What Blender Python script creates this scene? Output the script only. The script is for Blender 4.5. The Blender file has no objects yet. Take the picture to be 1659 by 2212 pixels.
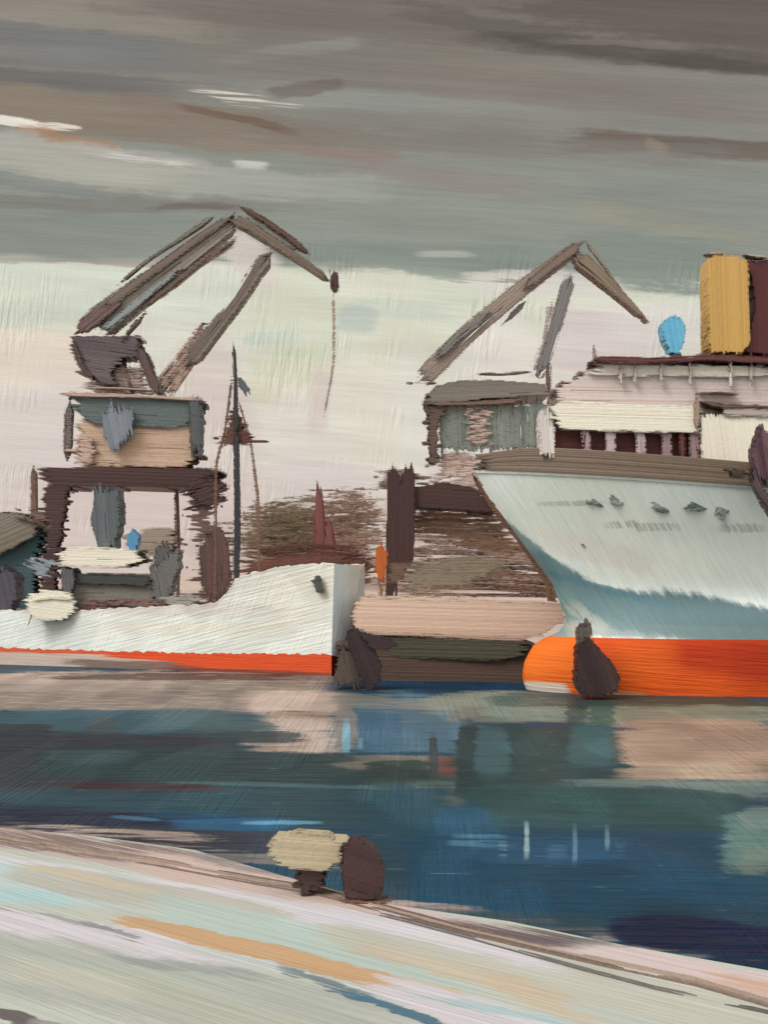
import bpy, math, random
from mathutils import Vector
R = random.Random(7)
sc = bpy.context.scene
col = bpy.context.collection
# ------------------------------------------------------------------ camera
H, F, HY, CX = 12.0, 2600.0, 1230.0, 829.5      # eye height, focal length, horizon row, centre column (in 1659 x 2212 units)
cam = bpy.data.cameras.new('camera'); co = bpy.data.objects.new('camera', cam); col.objects.link(co)
co.location = (0, 0, H); co.rotation_euler = (math.radians(90), 0, 0)
cam.sensor_width = 36; cam.lens = F / 2212 * 36; cam.shift_y = (HY - 1106) / 2212; cam.clip_end = 9000
sc.camera = co
sc.view_settings.view_transform = 'Standard'; sc.view_settings.look = 'None'
sc.view_settings.exposure = 0.0; sc.view_settings.gamma = 1
sc.cycles.max_bounces = 3; sc.cycles.transparent_max_bounces = 64; sc.cycles.diffuse_bounces = 1; sc.cycles.glossy_bounces = 2
# ------------------------------------------------------------------ sun
sun = bpy.data.lights.new('sun', 'SUN'); so = bpy.data.objects.new('sun', sun); col.objects.link(so)
sun.energy = 2.35; sun.angle = math.radians(28); sun.color = (1, .975, .945)
SAZ, SEL = math.radians(-128), math.radians(44)   # behind the viewer's left shoulder
sd = Vector((math.sin(SAZ) * math.cos(SEL), math.cos(SAZ) * math.cos(SEL), math.sin(SEL)))
so.rotation_euler = (-sd).to_track_quat('-Z', 'Y').to_euler()

def lin(c):
    return tuple(((v / 255) / 12.92 if v / 255 <= .04045 else ((v / 255 + .055) / 1.055) ** 2.4) for v in c[:3])

# ------------------------------------------------------------------ node helpers
class N:
    def __init__(s, nt): s.nt = nt; s.n = nt.nodes; s.l = nt.links
    def put(s, sock, v):
        if isinstance(v, bpy.types.NodeSocket): s.l.new(v, sock)
        else: sock.default_value = v
    def math(s, op, a, b=0.0, c=None, clamp=False):
        n = s.n.new('ShaderNodeMath'); n.operation = op; n.use_clamp = clamp
        s.put(n.inputs[0], a); s.put(n.inputs[1], b)
        if c is not None: s.put(n.inputs[2], c)
        return n.outputs[0]
    def vec(s, op, a, b=None, out=0):
        n = s.n.new('ShaderNodeVectorMath'); n.operation = op; s.put(n.inputs[0], a)
        if b is not None: s.put(n.inputs[1], b)
        return n.outputs[out]
    def scal(s, op, a, b=None): return s.vec(op, a, b, out=1)
    def comb(s, x, y, z=0.0):
        n = s.n.new('ShaderNodeCombineXYZ')
        for i, v in enumerate((x, y, z)): s.put(n.inputs[i], v)
        return n.outputs[0]
    def sep(s, v):
        n = s.n.new('ShaderNodeSeparateXYZ'); s.put(n.inputs[0], v); return n.outputs
    def noise(s, v, scale=1.0, detail=2.0, rough=.5, dist=0.0):
        n = s.n.new('ShaderNodeTexNoise'); s.put(n.inputs['Vector'], v)
        n.inputs['Scale'].default_value = scale; n.inputs['Detail'].default_value = detail
        n.inputs['Roughness'].default_value = rough; n.inputs['Distortion'].default_value = dist
        return n.outputs[0]
    def mapr(s, v, a, b, c=0.0, d=1.0, smooth=True):
        n = s.n.new('ShaderNodeMapRange'); n.interpolation_type = 'SMOOTHSTEP' if smooth else 'LINEAR'
        s.put(n.inputs[0], v)
        for i, q in enumerate((a, b, c, d)): s.put(n.inputs[i + 1], q)
        return n.outputs[0]
    def mix(s, f, a, b, mode='MIX'):
        n = s.n.new('ShaderNodeMix'); n.data_type = 'RGBA'; n.blend_type = mode
        s.put(n.inputs[0], f)
        for i, v in ((6, a), (7, b)):
            if isinstance(v, tuple): v = (*v[:3], 1)
            s.put(n.inputs[i], v)
        return n.outputs[2]
    def ramp(s, f, stops):
        n = s.n.new('ShaderNodeValToRGB'); s.put(n.inputs[0], f); e = n.color_ramp.elements
        while len(e) < len(stops): e.new(.5)
        for q, (p, c) in zip(e, stops): q.position = p; q.color = (*lin(c), 1)
        return n.outputs[0]
    def rotfield(s, p, deg, along, across, detail=3.0, off=0.0, rough=.55):
        a = math.radians(deg); ca, sa = math.cos(a), math.sin(a)
        x = s.scal('DOT_PRODUCT', p, (ca * along, sa * along, 0)); y = s.scal('DOT_PRODUCT', p, (-sa * across, ca * across, 0))
        return s.noise(s.comb(x, y, off), 1.0, detail, rough)
    def strokes(s, p, base, items, br, br2, g=(1, 1)):
        """items: (C, A, B, colour, opacity, soft, ragged, dry): a colour patch, centre C, half axes A and B"""
        c = base
        wx = s.math('SUBTRACT', s.noise(s.vec('MULTIPLY', p, (.55 * g[0], 1.1 * g[1], 0)), 1.0, 3.0, .6), .5)
        wy = s.math('SUBTRACT', s.noise(s.vec('MULTIPLY', s.vec('ADD', p, (31, 17, 0)), (.35 * g[0], 1.6 * g[1], 0)), 1.0, 4.0, .62), .5)
        p0 = p; p = s.vec('ADD', p, s.comb(s.math('MULTIPLY', wx, 1.1 / g[0]), s.math('MULTIPLY', wy, .42 / g[1])))
        fg = s.math('SUBTRACT', s.noise(s.vec('MULTIPLY', p, (3.0 * g[0], 7.0 * g[1], 0)), 1.0, 3.0, .7), .5)
        for (C, A, B, cl, op, soft, rag, dry) in items:
            soft *= 1.25
            det = A[0] * B[1] - A[1] * B[0]
            d = s.vec('SUBTRACT', p0 if abs(A[0]) * g[0] < .6 else p, (C[0], C[1], 0))
            a = s.scal('DOT_PRODUCT', d, (B[1] / det, -B[0] / det, 0))
            b = s.scal('DOT_PRODUCT', d, (-A[1] / det, A[0] / det, 0))
            v = s.comb(a, b); v = s.vec('MULTIPLY', v, v)
            r = s.scal('LENGTH', v)
            r = s.math('MULTIPLY_ADD', br, rag * 4.0, s.math('MULTIPLY_ADD', fg, rag * 1.8, r))           # ragged bristle edge
            m = s.mapr(r, 1.05 + soft, 1.05 - soft, 0.0, op)
            if dry > 0: m = s.math('MULTIPLY', m, s.mapr(br2, dry - .07, dry + .07))
            c = s.mix(m, c, lin(cl))
        return c

# ------------------------------------------------------------------ world: painted overcast sky over a Nishita sky
w = bpy.data.worlds.new('World'); sc.world = w; w.use_nodes = True
k = N(w.node_tree); k.n.clear()
tc = k.n.new('ShaderNodeTexCoord').outputs['Generated']
X, Y, Z = k.sep(tc)
ay = k.math('MAXIMUM', k.math('ABSOLUTE', Y), .25)
U = k.math('DIVIDE', X, ay); V = k.math('DIVIDE', Z, ay)
K = F / 100.0                                          # 1 unit = 100 picture units of arc
p = k.comb(k.math('MULTIPLY', U, K), k.math('MULTIPLY', V, K))
wob = k.rotfield(p, -3, .25, .8, 2.0, 3.0)
br = k.math('SUBTRACT', k.rotfield(p, -4, .4, 4.5, 4.0, 5.0), .5)
br2 = k.rotfield(p, -5, .5, 16.0, 3.0, 9.0)
Vt = k.math('ADD', k.math('MULTIPLY_ADD', U, K * .035, k.math('MULTIPLY', V, K)), k.math('MULTIPLY_ADD', wob, .9, -.45))
Vt = k.math('ADD', Vt, k.math('MULTIPLY', br, .35))
base = k.ramp(k.math('DIVIDE', Vt, 14.0), [(0, (214, 198, 190)), (.13, (216, 203, 194)), (.25, (219, 211, 198)), (.40, (217, 216, 198)),
      (.50, (152, 156, 146)), (.60, (150, 153, 143)), (.72, (136, 133, 124)), (.84, (126, 118, 108)), (1, (112, 104, 96))])
# crisp edge of the pale band over the horizon
EDGE = k.math('ADD', k.math('MULTIPLY_ADD', U, K * .025, k.math('MULTIPLY', V, K)), k.math('MULTIPLY_ADD', br, .25, k.math('MULTIPLY_ADD', wob, .5, -.25)))
base = k.mix(k.mapr(EDGE, 6.42, 6.66), base, k.ramp(k.math('DIVIDE', Vt, 14.0), [(0, (146, 151, 141)), (.5, (146, 151, 141)), (.62, (143, 146, 136)), (.74, (137, 134, 125)), (.86, (124, 116, 107)), (1, (112, 104, 96))]))
base = k.mix(k.mapr(EDGE, 6.56, 6.38), base, k.ramp(k.math('DIVIDE', Vt, 14.0), [(0, (214, 199, 191)), (.13, (217, 205, 196)), (.28, (221, 214, 200)), (.40, (216, 217, 198)), (.5, (214, 217, 198))]))
def S(x, y, hl, hw, ang, c, op=.8, soft=.35, rag=.6, dry=0):
    a = math.radians(-ang); cx, cy = (x - CX) / 100, (HY - y) / 100
    return ((cx, cy), (math.cos(a) * hl / 100, math.sin(a) * hl / 100), (-math.sin(a) * hw / 100, math.cos(a) * hw / 100), c, op, soft, rag, dry)
sky = [
 S(150, 40, 330, 75, 3, (146, 139, 128), .9, .5), S(700, 30, 420, 40, 5, (120, 112, 104), .8, .5),
 S(1450, 30, 330, 60, 7, (102, 93, 86), .85, .5), S(1130, 70, 260, 22, 12, (98, 91, 85), .6, .5), S(1400, 118, 330, 22, 5, (88, 80, 74), .65, .7),
 S(1640, 70, 160, 45, 4, (108, 99, 90), .7, .5), S(1560, 140, 160, 16, 5, (84, 76, 69), .6, .7),
 S(1350, 95, 150, 6, 3, (128, 119, 108), .7, .5),
 S(130, 85, 260, 24, 6, (118, 118, 117), .8, .5), S(420, 130, 430, 30, 2, (124, 124, 121), .75, .5), S(130, 172, 260, 26, 5, (112, 108, 106), .75, .5),
 S(640, 108, 150, 14, -8, (150, 151, 146), .6, .5), S(900, 150, 500, 35, 3, (132, 124, 114), .7, .6),
 S(200, 250, 420, 45, 6, (140, 125, 110), .85, .5), S(560, 270, 300, 30, 8, (136, 122, 109), .75, .5),
 S(880, 225, 330, 26, 4, (148, 149, 141), .75, .5), S(1250, 205, 420, 30, 5, (134, 126, 117), .75, .5), S(1500, 170, 260, 14, 4, (138, 137, 129), .6, .5),
 S(920, 268, 300, 24, 3, (134, 129, 121), .8, .5), S(1240, 268, 330, 20, 3, (139, 138, 129), .7, .5),
 S(1480, 318, 240, 24, 4, (112, 98, 88), .85, .5), S(1420, 318, 24, 12, 20, (166, 145, 122), .7, .9, .6), S(1150, 320, 420, 26, 3, (134, 129, 121), .6, .5),
 S(490, 200, 78, 9, 6, (226, 216, 200), .9, .3, .5, .52), S(560, 218, 80, 12, 5, (214, 200, 180), .8, .3, .5, .55),
 S(520, 258, 110, 9, 14, (110, 84, 70), .6, .5, .5), S(660, 190, 70, 12, -8, (112, 98, 88), .6, .5),
 S(25, 262, 60, 10, 8, (236, 230, 216), .95, .3), S(110, 272, 60, 8, 6, (236, 226, 208), .9, .3, .5, .45), S(150, 302, 110, 12, 10, (174, 134, 102), .7, .4, .5),
 S(130, 340, 330, 36, 8, (178, 174, 164), .9, .5), S(330, 385, 330, 32, 4, (176, 174, 162), .85, .5), S(60, 395, 150, 14, 10, (132, 134, 130), .7, .5),
 S(540, 357, 30, 8, 3, (204, 204, 194), .8, .8, .8), S(300, 345, 110, 6, 6, (220, 214, 204), .7, .4, .4, .5),
 S(740, 336, 110, 12, 6, (150, 124, 118), .7, .6), S(940, 378, 220, 22, 8, (146, 134, 126), .6, .6), S(620, 400, 230, 26, 3, (164, 166, 154), .8, .5),
 S(200, 440, 420, 14, 1, (128, 125, 116), .7, .5), S(420, 445, 90, 7, 2, (116, 104, 94), .7, .4), S(170, 500, 420, 42, 1, (138, 143, 135), .9, .4),
 S(900, 560, 330, 35, 2, (136, 143, 134), .8, .4), S(1380, 470, 130, 22, 8, (158, 154, 134), .7, .6), S(1500, 500, 150, 18, 10, (150, 149, 132), .6, .6),
 S(1420, 570, 180, 55, 2, (133, 141, 132), .9, .4), S(1560, 430, 240, 60, 0, (140, 142, 133), .6, .5), S(960, 548, 55, 7, 0, (186, 186, 172), .6, .5),
 S(160, 566, 330, 7, 1, (170, 156, 148), .7, .5), S(1180, 612, 160, 26, 2, (220, 213, 204), .8, .35, .5), S(1060, 606, 80, 5, 2, (120, 104, 98), .6, .4, .6, .5),
 # pale band near the horizon
 S(100, 590, 200, 22, 0, (214, 219, 202), .9, .4), S(110, 665, 190, 28, -4, (206, 210, 194), .8, .5), S(80, 780, 190, 62, -3, (228, 212, 194), .85, .5),
 S(60, 950, 150, 130, 0, (220, 209, 202), .85, .5), S(420, 660, 110, 60, -30, (220, 221, 204), .9, .5), S(640, 700, 110, 105, 0, (213, 214, 192), .85, .4),
 S(640, 830, 110, 50, 0, (214, 210, 184), .8, .4), S(590, 730, 60, 14, -4, (196, 205, 192), .7, .5), S(660, 760, 70, 14, 0, (206, 210, 178), .6, .5),
 S(830, 620, 90, 35, 0, (220, 219, 200), .9, .4), S(870, 670, 110, 20, 2, (204, 210, 192), .8, .5), S(880, 760, 100, 60, 0, (216, 213, 192), .8, .5),
 S(770, 690, 40, 30, 4, (186, 194, 184), .8, .5), S(790, 930, 140, 110, 90, (224, 218, 202), .9, .4), S(650, 960, 110, 80, 60, (223, 217, 204), .9, .4),
 S(890, 900, 34, 130, 0, (224, 219, 206), .8, .4), S(690, 870, 22, 70, 6, (214, 200, 190), .8, .5), S(700, 1040, 110, 45, 0, (216, 204, 198), .9, .4), 
 S(1080, 760, 80, 90, -40, (226, 219, 208), .9, .4), S(1300, 740, 110, 75, 0, (217, 204, 198), .9, .4), S(1430, 700, 110, 45, 0, (217, 210, 202), .85, .4),
 S(300, 1100, 250, 90, 0, (214, 197, 190), .9, .4), S(540, 560, 70, 40, 40, (217, 206, 196), .85, .4, .5), S(470, 850, 60, 130, -20, (215, 200, 192), .8, .5),
 S(620, 1180, 200, 60, 0, (190, 172, 160), .6, .5), S(1000, 1150, 200, 70, 0, (205, 186, 176), .8, .5),
]
cs = k.strokes(p, base, sky, br, br2)
# impasto: highlights and shade of brush ridges, embossed into the sky colour
def emb(f1, f2, amt): return k.math('MULTIPLY', k.math('SUBTRACT', f1, f2), amt)
p2 = k.vec('ADD', p, (-.02, .03, 0))
vert = k.mapr(k.noise(p, .55, 1.0), .44, .56)
vert = k.math('MULTIPLY', vert, k.mapr(EDGE, 7.2, 6.3))
e1 = emb(k.rotfield(p, -4, .35, 7, 4.0, 2.0, .6), k.rotfield(p2, -4, .35, 7, 4.0, 2.0, .6), .38)
vp = k.mapr(k.noise(p, .8, 1.0), .42, .6, .15, 1.5)
e2 = emb(k.rotfield(p, 83, .9, 8, 3.0, 12.0, .65), k.rotfield(p2, 83, .9, 8, 3.0, 12.0, .65), 1.0)
e3 = emb(k.noise(p, 26, 3.0, .7), k.noise(p2, 26, 3.0, .7), .22)
em = k.math('ADD', k.math('ADD', k.math('MULTIPLY', e1, k.math('SUBTRACT', 1.0, vert)), k.math('MULTIPLY', k.math('MULTIPLY', e2, vp), vert)), e3)
tone = k.math('MULTIPLY_ADD', k.rotfield(p, -5, .3, 2.2, 4.0, 21.0, .55), .40, .80)
cs = k.mix(1.0, cs, k.comb(*[k.math('MULTIPLY', k.math('ADD', em, 1.0), tone)] * 3), 'MULTIPLY')
# bright unseen sky added behind the viewer as front fill light
bg = k.n.new('ShaderNodeBackground'); k.put(bg.inputs[0], cs); bg.inputs[1].default_value = 1.0
ns = k.n.new('ShaderNodeTexSky'); ns.sky_type = 'NISHITA'; ns.sun_disc = False; ns.sun_elevation = SEL; ns.sun_rotation = SAZ
bg2 = k.n.new('ShaderNodeBackground'); k.l.new(ns.outputs[0], bg2.inputs[0]); bg2.inputs[1].default_value = .05
mx = k.n.new('ShaderNodeMixShader'); mx.inputs[0].default_value = .04
k.l.new(bg.outputs[0], mx.inputs[1]); k.l.new(bg2.outputs[0], mx.inputs[2])
bb = k.n.new('ShaderNodeBackground'); bb.inputs[0].default_value = (*lin((238, 232, 222)), 1)
m3 = k.n.new('ShaderNodeMixShader'); k.put(m3.inputs[0], k.mapr(Y, .35, .05)); k.l.new(mx.outputs[0], m3.inputs[1]); k.l.new(bb.outputs[0], m3.inputs[2])
wo = k.n.new('ShaderNodeOutputWorld'); k.l.new(m3.outputs[0], wo.inputs[0])

# ------------------------------------------------------------------ materials
def fresh(name, rough=.55, spec=.25):
    m = bpy.data.materials.new(name); m.use_nodes = True; q = N(m.node_tree); q.n.clear()
    b = q.n.new('ShaderNodeBsdfPrincipled'); o = q.n.new('ShaderNodeOutputMaterial'); q.l.new(b.outputs[0], o.inputs[0])
    b.inputs['Roughness'].default_value = rough; b.inputs['Specular IOR Level'].default_value = spec
    return m, q, b
ALB = .98
_mats = {}
def paint(c, c2=None, rough=.5, fine=2.5):
    """thick brushed oil-like coat: two pigments mixed bristle by bristle"""
    c2 = c2 or tuple(v * .86 for v in c)
    key = (c, c2, rough, fine)
    if key in _mats: return _mats[key]
    m, q, b = fresh('brushed_paint', rough, .3)
    at = q.n.new('ShaderNodeAttribute'); at.attribute_name = 'tint'
    oc = q.n.new('ShaderNodeTexCoord').outputs['Object']
    n = q.noise(oc, fine, 4.0, .65)
    f = q.math('ADD', at.outputs['Fac'], q.math('MULTIPLY_ADD', n, .9, -.45), clamp=True)
    q.put(b.inputs['Base Color'], q.mix(f, lin(c), lin(c2)))
    bp = q.n.new('ShaderNodeBump'); bp.inputs['Strength'].default_value = .35; bp.inputs['Distance'].default_value = .1
    q.put(bp.inputs['Height'], n); q.l.new(bp.outputs[0], b.inputs['Normal'])
    eg = q.n.new('ShaderNodeAttribute'); eg.attribute_name = 'edge'; E = eg.outputs['Fac']
    k_ = fine / 2.5
    n2 = q.noise(q.vec('MULTIPLY', oc, (.7 * k_, .7 * k_, 5.0 * k_)), 1.0, 3.0, .65)
    g_ = q.math('MULTIPLY', E, 4.0, clamp=True)
    q.put(b.inputs['Alpha'], q.mapr(q.math('ADD', E, q.math('MULTIPLY', g_, q.math('MULTIPLY_ADD', n2, 2.2, -1.1))), .10, .72, 1.0, 0.0))
    _mats[key] = m
    return m
def surf_mat(name, plane, base, items=(), deg=0, along=.12, across=3.0, dist=.12, strength=.8, rough=.48, var=.3, deg2=None, spec=.3, off=(0, 0), g=(1, 1), fleck=None, gain=1.0, sat=1.0, relc=.24):
    """brushed coat on a modelled surface; plane = which object axes span it"""
    m, q, b = fresh(name, rough, spec)
    o = q.sep(q.n.new('ShaderNodeTexCoord').outputs['Object'])
    ax = {'x': o[0], 'y': o[1], 'z': o[2]}
    a2 = q.math('MULTIPLY', q.math('LOGARITHM', o[1], math.e), 20.0) if plane[1] == 'l' else ax[plane[1]]
    p = q.comb(ax[plane[0]], a2)
    if off != (0, 0): p = q.vec('ADD', p, (off[0], off[1], 0))
    br = q.math('SUBTRACT', q.rotfield(p, deg, along, across * .6, 4.0, 1.0), .5)
    br2 = q.rotfield(p, deg, along * 1.6, across * 1.3, 3.0, 7.0)
    relief = q.rotfield(p, deg, along * 1.2, across, 3.0, 4.0, .65)
    if deg2 is not None:
        r2 = q.rotfield(p, deg2, along * 1.2, across, 3.0, 14.0, .65)
        relief = q.math('ADD', q.math('MULTIPLY', relief, 1.0), q.math('MULTIPLY', r2, q.mapr(q.noise(p, along * 1.3, 1.0), .45, .6)))
    c = q.strokes(p, lin(base) + (1,), list(items), br, br2, g)
    if fleck:
        fl = q.rotfield(p, deg, along * 2, across * 2.2, 3.0, 44.0, .7)
        c = q.mix(q.mapr(fl, fleck[1], fleck[1] + .05, 0, fleck[2]), c, lin(fleck[0]))
    t = q.math('MULTIPLY_ADD', q.rotfield(p, deg, along, across * .35, 4.0, 30.0), var * 2, 1 - var)
    t = q.math('MULTIPLY', t, q.math('MULTIPLY_ADD', relief, relc, 1 - relc * (.5 if deg2 is None else .72)))
    t = q.math('MULTIPLY', t, gain)
    if sat != 1:
        hs = q.n.new('ShaderNodeHueSaturation'); hs.inputs['Saturation'].default_value = sat; q.put(hs.inputs['Color'], c); c = hs.outputs[0]
    c = q.mix(1.0, c, q.comb(t, t, t), 'MULTIPLY')
    q.put(b.inputs['Base Color'], c)
    bp = q.n.new('ShaderNodeBump'); bp.inputs['Strength'].default_value = strength; bp.inputs['Distance'].default_value = dist
    q.put(bp.inputs['Height'], relief); q.l.new(bp.outputs[0], b.inputs['Normal'])
    return m

# ------------------------------------------------------------------ geometry helpers
def P(x, y, Yd): return Vector(((x - CX) * Yd / F, Yd, H - (y - HY) * Yd / F))
FINE = .46
def hair(je):
    v = abs(R.gauss(0, je))
    return v * 1.9 if R.random() < .10 else v
class MB:
    def __init__(s): s.v = []; s.f = []; s.t = []; s.e = {}
    def prism(s, pts, hw, wdir, front, back, tint, eb=0.0):
        """one bristle ridge: pts path, hw half widths, wdir across direction, front/back depth offsets along Y"""
        b0 = len(s.v); n = len(pts)
        for i_, (q, h) in enumerate(zip(pts, hw)):
            ev = 1.0 if i_ in (0, n - 1) else eb
            if ev > 0:
                for j in range(5): s.e[b0 + i_ * 5 + j] = ev
            bk = min(back, front + .25) if i_ in (0, n - 1) or (eb >= .35 and back < 3) else back
            for a, d in ((-h, bk), (-h, front + abs(h) * .22), (0, front), (h, front + abs(h) * .22), (h, bk)):
                s.v.append((q.x + wdir.x * a, q.y + d, q.z + wdir.z * a))
        for i in range(n - 1):
            for j in range(5):
                a = b0 + i * 5 + j; b = b0 + i * 5 + (j + 1) % 5
                s.f.append((a, b, b + 5, a + 5)); s.t.append(tint)
        s.f.append(tuple(b0 + j for j in range(4, -1, -1))); s.f.append(tuple(b0 + (n - 1) * 5 + j for j in range(5))); s.t += [tint, tint]
    def fill(s, poly, Yd, th=1.0, ang=0, sp=6, je=6, dry=0.0, tb=.5, tv=.35, hw=.85, seg=None, Y1=None):
        """poly (picture units) -> solid slab of depth th made of bristle ridges lying at ang degrees; Yd to Y1 along x"""
        a = math.radians(ang); ca, sa = math.cos(a), math.sin(a)
        rp = [(x * ca + y * sa, -x * sa + y * ca) for x, y in poly]
        lo, hi = min(q[1] for q in rp), max(q[1] for q in rp); x0 = min(q[0] for q in poly); x1 = max(q[0] for q in poly)
        sp *= FINE; y = lo + sp * .5; walk = 0
        while y < hi:
            xs = []
            for i in range(len(rp)):
                (ax, ay_), (bx, by) = rp[i], rp[(i + 1) % len(rp)]
                if (ay_ <= y) != (by <= y): xs.append(ax + (y - ay_) / (by - ay_) * (bx - ax))
            xs.sort(); walk = walk * .85 + R.uniform(-1, 1) * tv * .4
            for i in range(0, len(xs) - 1, 2):
                A, B = xs[i] - hair(je) + je * .1, xs[i + 1] + hair(je) - je * .1
                if B - A < 2: continue
                cuts = [A, B]
                if R.random() < dry and B - A > 12:
                    c = R.uniform(A, B); gl = R.uniform(.05, .35) * (B - A); cuts = [A, max(A, c - gl / 2), min(B, c + gl / 2), B]
                if seg:
                    nc = []
                    for j in range(0, len(cuts) - 1, 2):
                        t = cuts[j]
                        while t < cuts[j + 1]:
                            e = min(cuts[j + 1], t + seg * R.uniform(.5, 1.5)); nc += [t, e]; t = e
                    cuts = nc
                for j in range(0, len(cuts) - 1, 2):
                    a0, b0 = cuts[j], cuts[j + 1]
                    if b0 - a0 < 1.5: continue
                    pts = []
                    rr = min(max(sp * 3, je * 2.0), (b0 - a0) * .3)
                    eb = dry * .55 + (.4 if min(y - lo, hi - y) < sp * 1.2 else .2 if min(y - lo, hi - y) < sp * 2.4 else 0)
                    for tt in (a0, a0 + rr, b0 - rr, b0):
                        px, py = tt * ca - y * sa, tt * sa + y * ca
                        yy = Yd if Y1 is None else Yd + (Y1 - Yd) * (px - x0) / (x1 - x0)
                        pts.append(P(px, py, yy))
                    h = sp * hw * Yd / F
                    wd = Vector((sa, 0, ca))
                    s.prism(pts, [h * .4, h, h, h * .4], wd, -R.uniform(0, .9) * sp * Yd / F * .16 - .01, (th if dry < .25 else min(th, 1.5)) * R.uniform(.92, 1), min(1, max(0, tb + walk + R.uniform(-tv, tv) * .4)), eb)
            y += sp
        return s
    def stroke(s, path, w, Yd, th=1.0, sp=6, je=.06, dry=0.0, tb=.5, tv=.35, Y1=None, wob=1.0):
        """a solid bar along a path (picture units), w = widths at start and end"""
        w0, w1 = w if isinstance(w, (tuple, list)) else (w, w)
        L = [0]
        for a, b in zip(path, path[1:]): L.append(L[-1] + math.dist(a, b))
        def at(t):
            d = t * L[-1]
            for i in range(len(L) - 1):
                if d <= L[i + 1] or i == len(L) - 2:
                    f = (d - L[i]) / (L[i + 1] - L[i]); a, b = path[i], path[i + 1]
                    return a[0] + (b[0] - a[0]) * f, a[1] + (b[1] - a[1]) * f
        def nrm(t):
            a, b = at(max(0, t - .02)), at(min(1, t + .02)); l = math.dist(a, b) or 1
            return (-(b[1] - a[1]) / l, (b[0] - a[0]) / l)
        sp *= FINE; n = max(2, round(max(w0, w1) / sp)); walk = 0
        for j in range(n):
            o = (j + .5) / n - .5; ex = 13 / L[-1]; t0 = abs(R.gauss(0, je)) - ex; t1 = 1 + ex - abs(R.gauss(0, je)); walk = walk * .85 + R.uniform(-1, 1) * tv * .4
            spans = [(t0, t1)]
            if R.random() < dry:
                c = R.uniform(.15, .9); g = R.uniform(.03, .15); spans = [(t0, c - g), (c + g, t1)]
            for (u, v) in spans:
                if v - u < .03: continue
                eb = dry * .45 + (.5 if j in (0, n - 1) else .25 if j in (1, n - 2) and n > 4 else 0)
                m = max(4, int((v - u) * L[-1] / 30) + 1); pts = []; hw = []; ph = R.uniform(0, 6)
                for i in range(m):
                    t = u + (v - u) * i / (m - 1); c = at(t); nn = nrm(t); ww = w0 + (w1 - w0) * t
                    oo = o * ww + wob * math.sin(ph + t * 7)
                    yy = Yd if Y1 is None else Yd + (Y1 - Yd) * t
                    pts.append(P(c[0] + nn[0] * oo, c[1] + nn[1] * oo, yy))
                    hw.append(max(ww / n * .85, 1.0) * Yd / F * (.2 if i in (0, m - 1) else 1))
                nn = nrm((u + v) / 2)
                s.prism(pts, hw, Vector((nn[0], 0, -nn[1])), -R.uniform(0, .9) * sp * Yd / F * .16 - .01, (th if dry < .25 else min(th, 1.5)) * R.uniform(.92, 1), min(1, max(0, tb + walk + R.uniform(-tv, tv) * .4)), eb)
        return s
    def grid(s, rows, tint=.5, close=False):
        """rows of points -> quads"""
        b0 = len(s.v); n = len(rows[0])
        for r in rows: s.v += [tuple(q) for q in r]
        for i in range(len(rows) - 1):
            for j in range(n - 1 if not close else n):
                a = b0 + i * n + j; b = b0 + i * n + (j + 1) % n
                s.f.append((a, b, b + n, a + n)); s.t.append(tint)
        return s
    def blob(s, c, r, n=14, m=9, jit=.06, tint=.5, p=1.0):
        rows = []
        for i in range(m + 1):
            la = -math.pi / 2 + math.pi * i / m; row = []
            for j in range(n):
                lo = 2 * math.pi * j / n; kk = 1 + R.uniform(-jit, jit) * (0 < i < m)
                row.append((c[0] + r[0] * math.copysign(abs(math.cos(la)) ** p, 1) * math.cos(lo) * kk, c[1] + r[1] * abs(math.cos(la)) ** p * math.sin(lo) * kk, c[2] + r[2] * math.sin(la) * kk))
            rows.append(row)
        return s.grid(rows, tint, True)
    def box(s, a, b, tint=.5):
        b0 = len(s.v)
        for z in (a[2], b[2]):
            for x, y in ((a[0], a[1]), (b[0], a[1]), (b[0], b[1]), (a[0], b[1])): s.v.append((x, y, z))
        for f in ((3, 2, 1, 0), (4, 5, 6, 7), (0, 1, 5, 4), (1, 2, 6, 5), (2, 3, 7, 6), (3, 0, 4, 7)): s.f.append(tuple(b0 + i for i in f)); s.t.append(tint)
        return s
    def build(s, name, m, parent=None, label=None, smooth=False, kind=None):
        me = bpy.data.meshes.new(name); org = Vector((0, 0, 0))
        base = parent
        while base is not None and base.parent is not None: base = base.parent
        off = Vector(base.location) if base is not None else org
        me.from_pydata([tuple(Vector(v) - off) for v in s.v], [], s.f); me.materials.append(m)
        ea = [0.0] * len(s.v)
        for i_, v_ in s.e.items(): ea[i_] = v_
        me.attributes.new('edge', 'FLOAT', 'POINT').data.foreach_set('value', ea)
        a = me.attributes.new('tint', 'FLOAT', 'FACE'); a.data.foreach_set('value', [float(t) for t in s.t])
        if smooth: me.polygons.foreach_set('use_smooth', [True] * len(s.f))
        o = bpy.data.objects.new(name, me); col.objects.link(o)
        if parent is not None: o.parent = parent
        if label: o['label'] = label
        if kind: o['kind'] = kind
        return o
def thing(name, label, cat, loc=(0, 0, 0), group=None):
    o = bpy.data.objects.new(name, None); col.objects.link(o); o.location = loc; o.empty_display_size = .5
    o['label'] = label; o['category'] = cat
    if group: o['group'] = group
    bpy.context.view_layer.update()
    return o
def lerp(a, b, t): return a + (b - a) * t
def pl(pts, x):
    """piecewise linear"""
    if x <= pts[0][0]: return pts[0][1]
    for (a, b), (c, d) in zip(pts, pts[1:]):
        if x <= c: return b + (d - b) * (x - a) / (c - a)
    return pts[-1][1]

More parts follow.
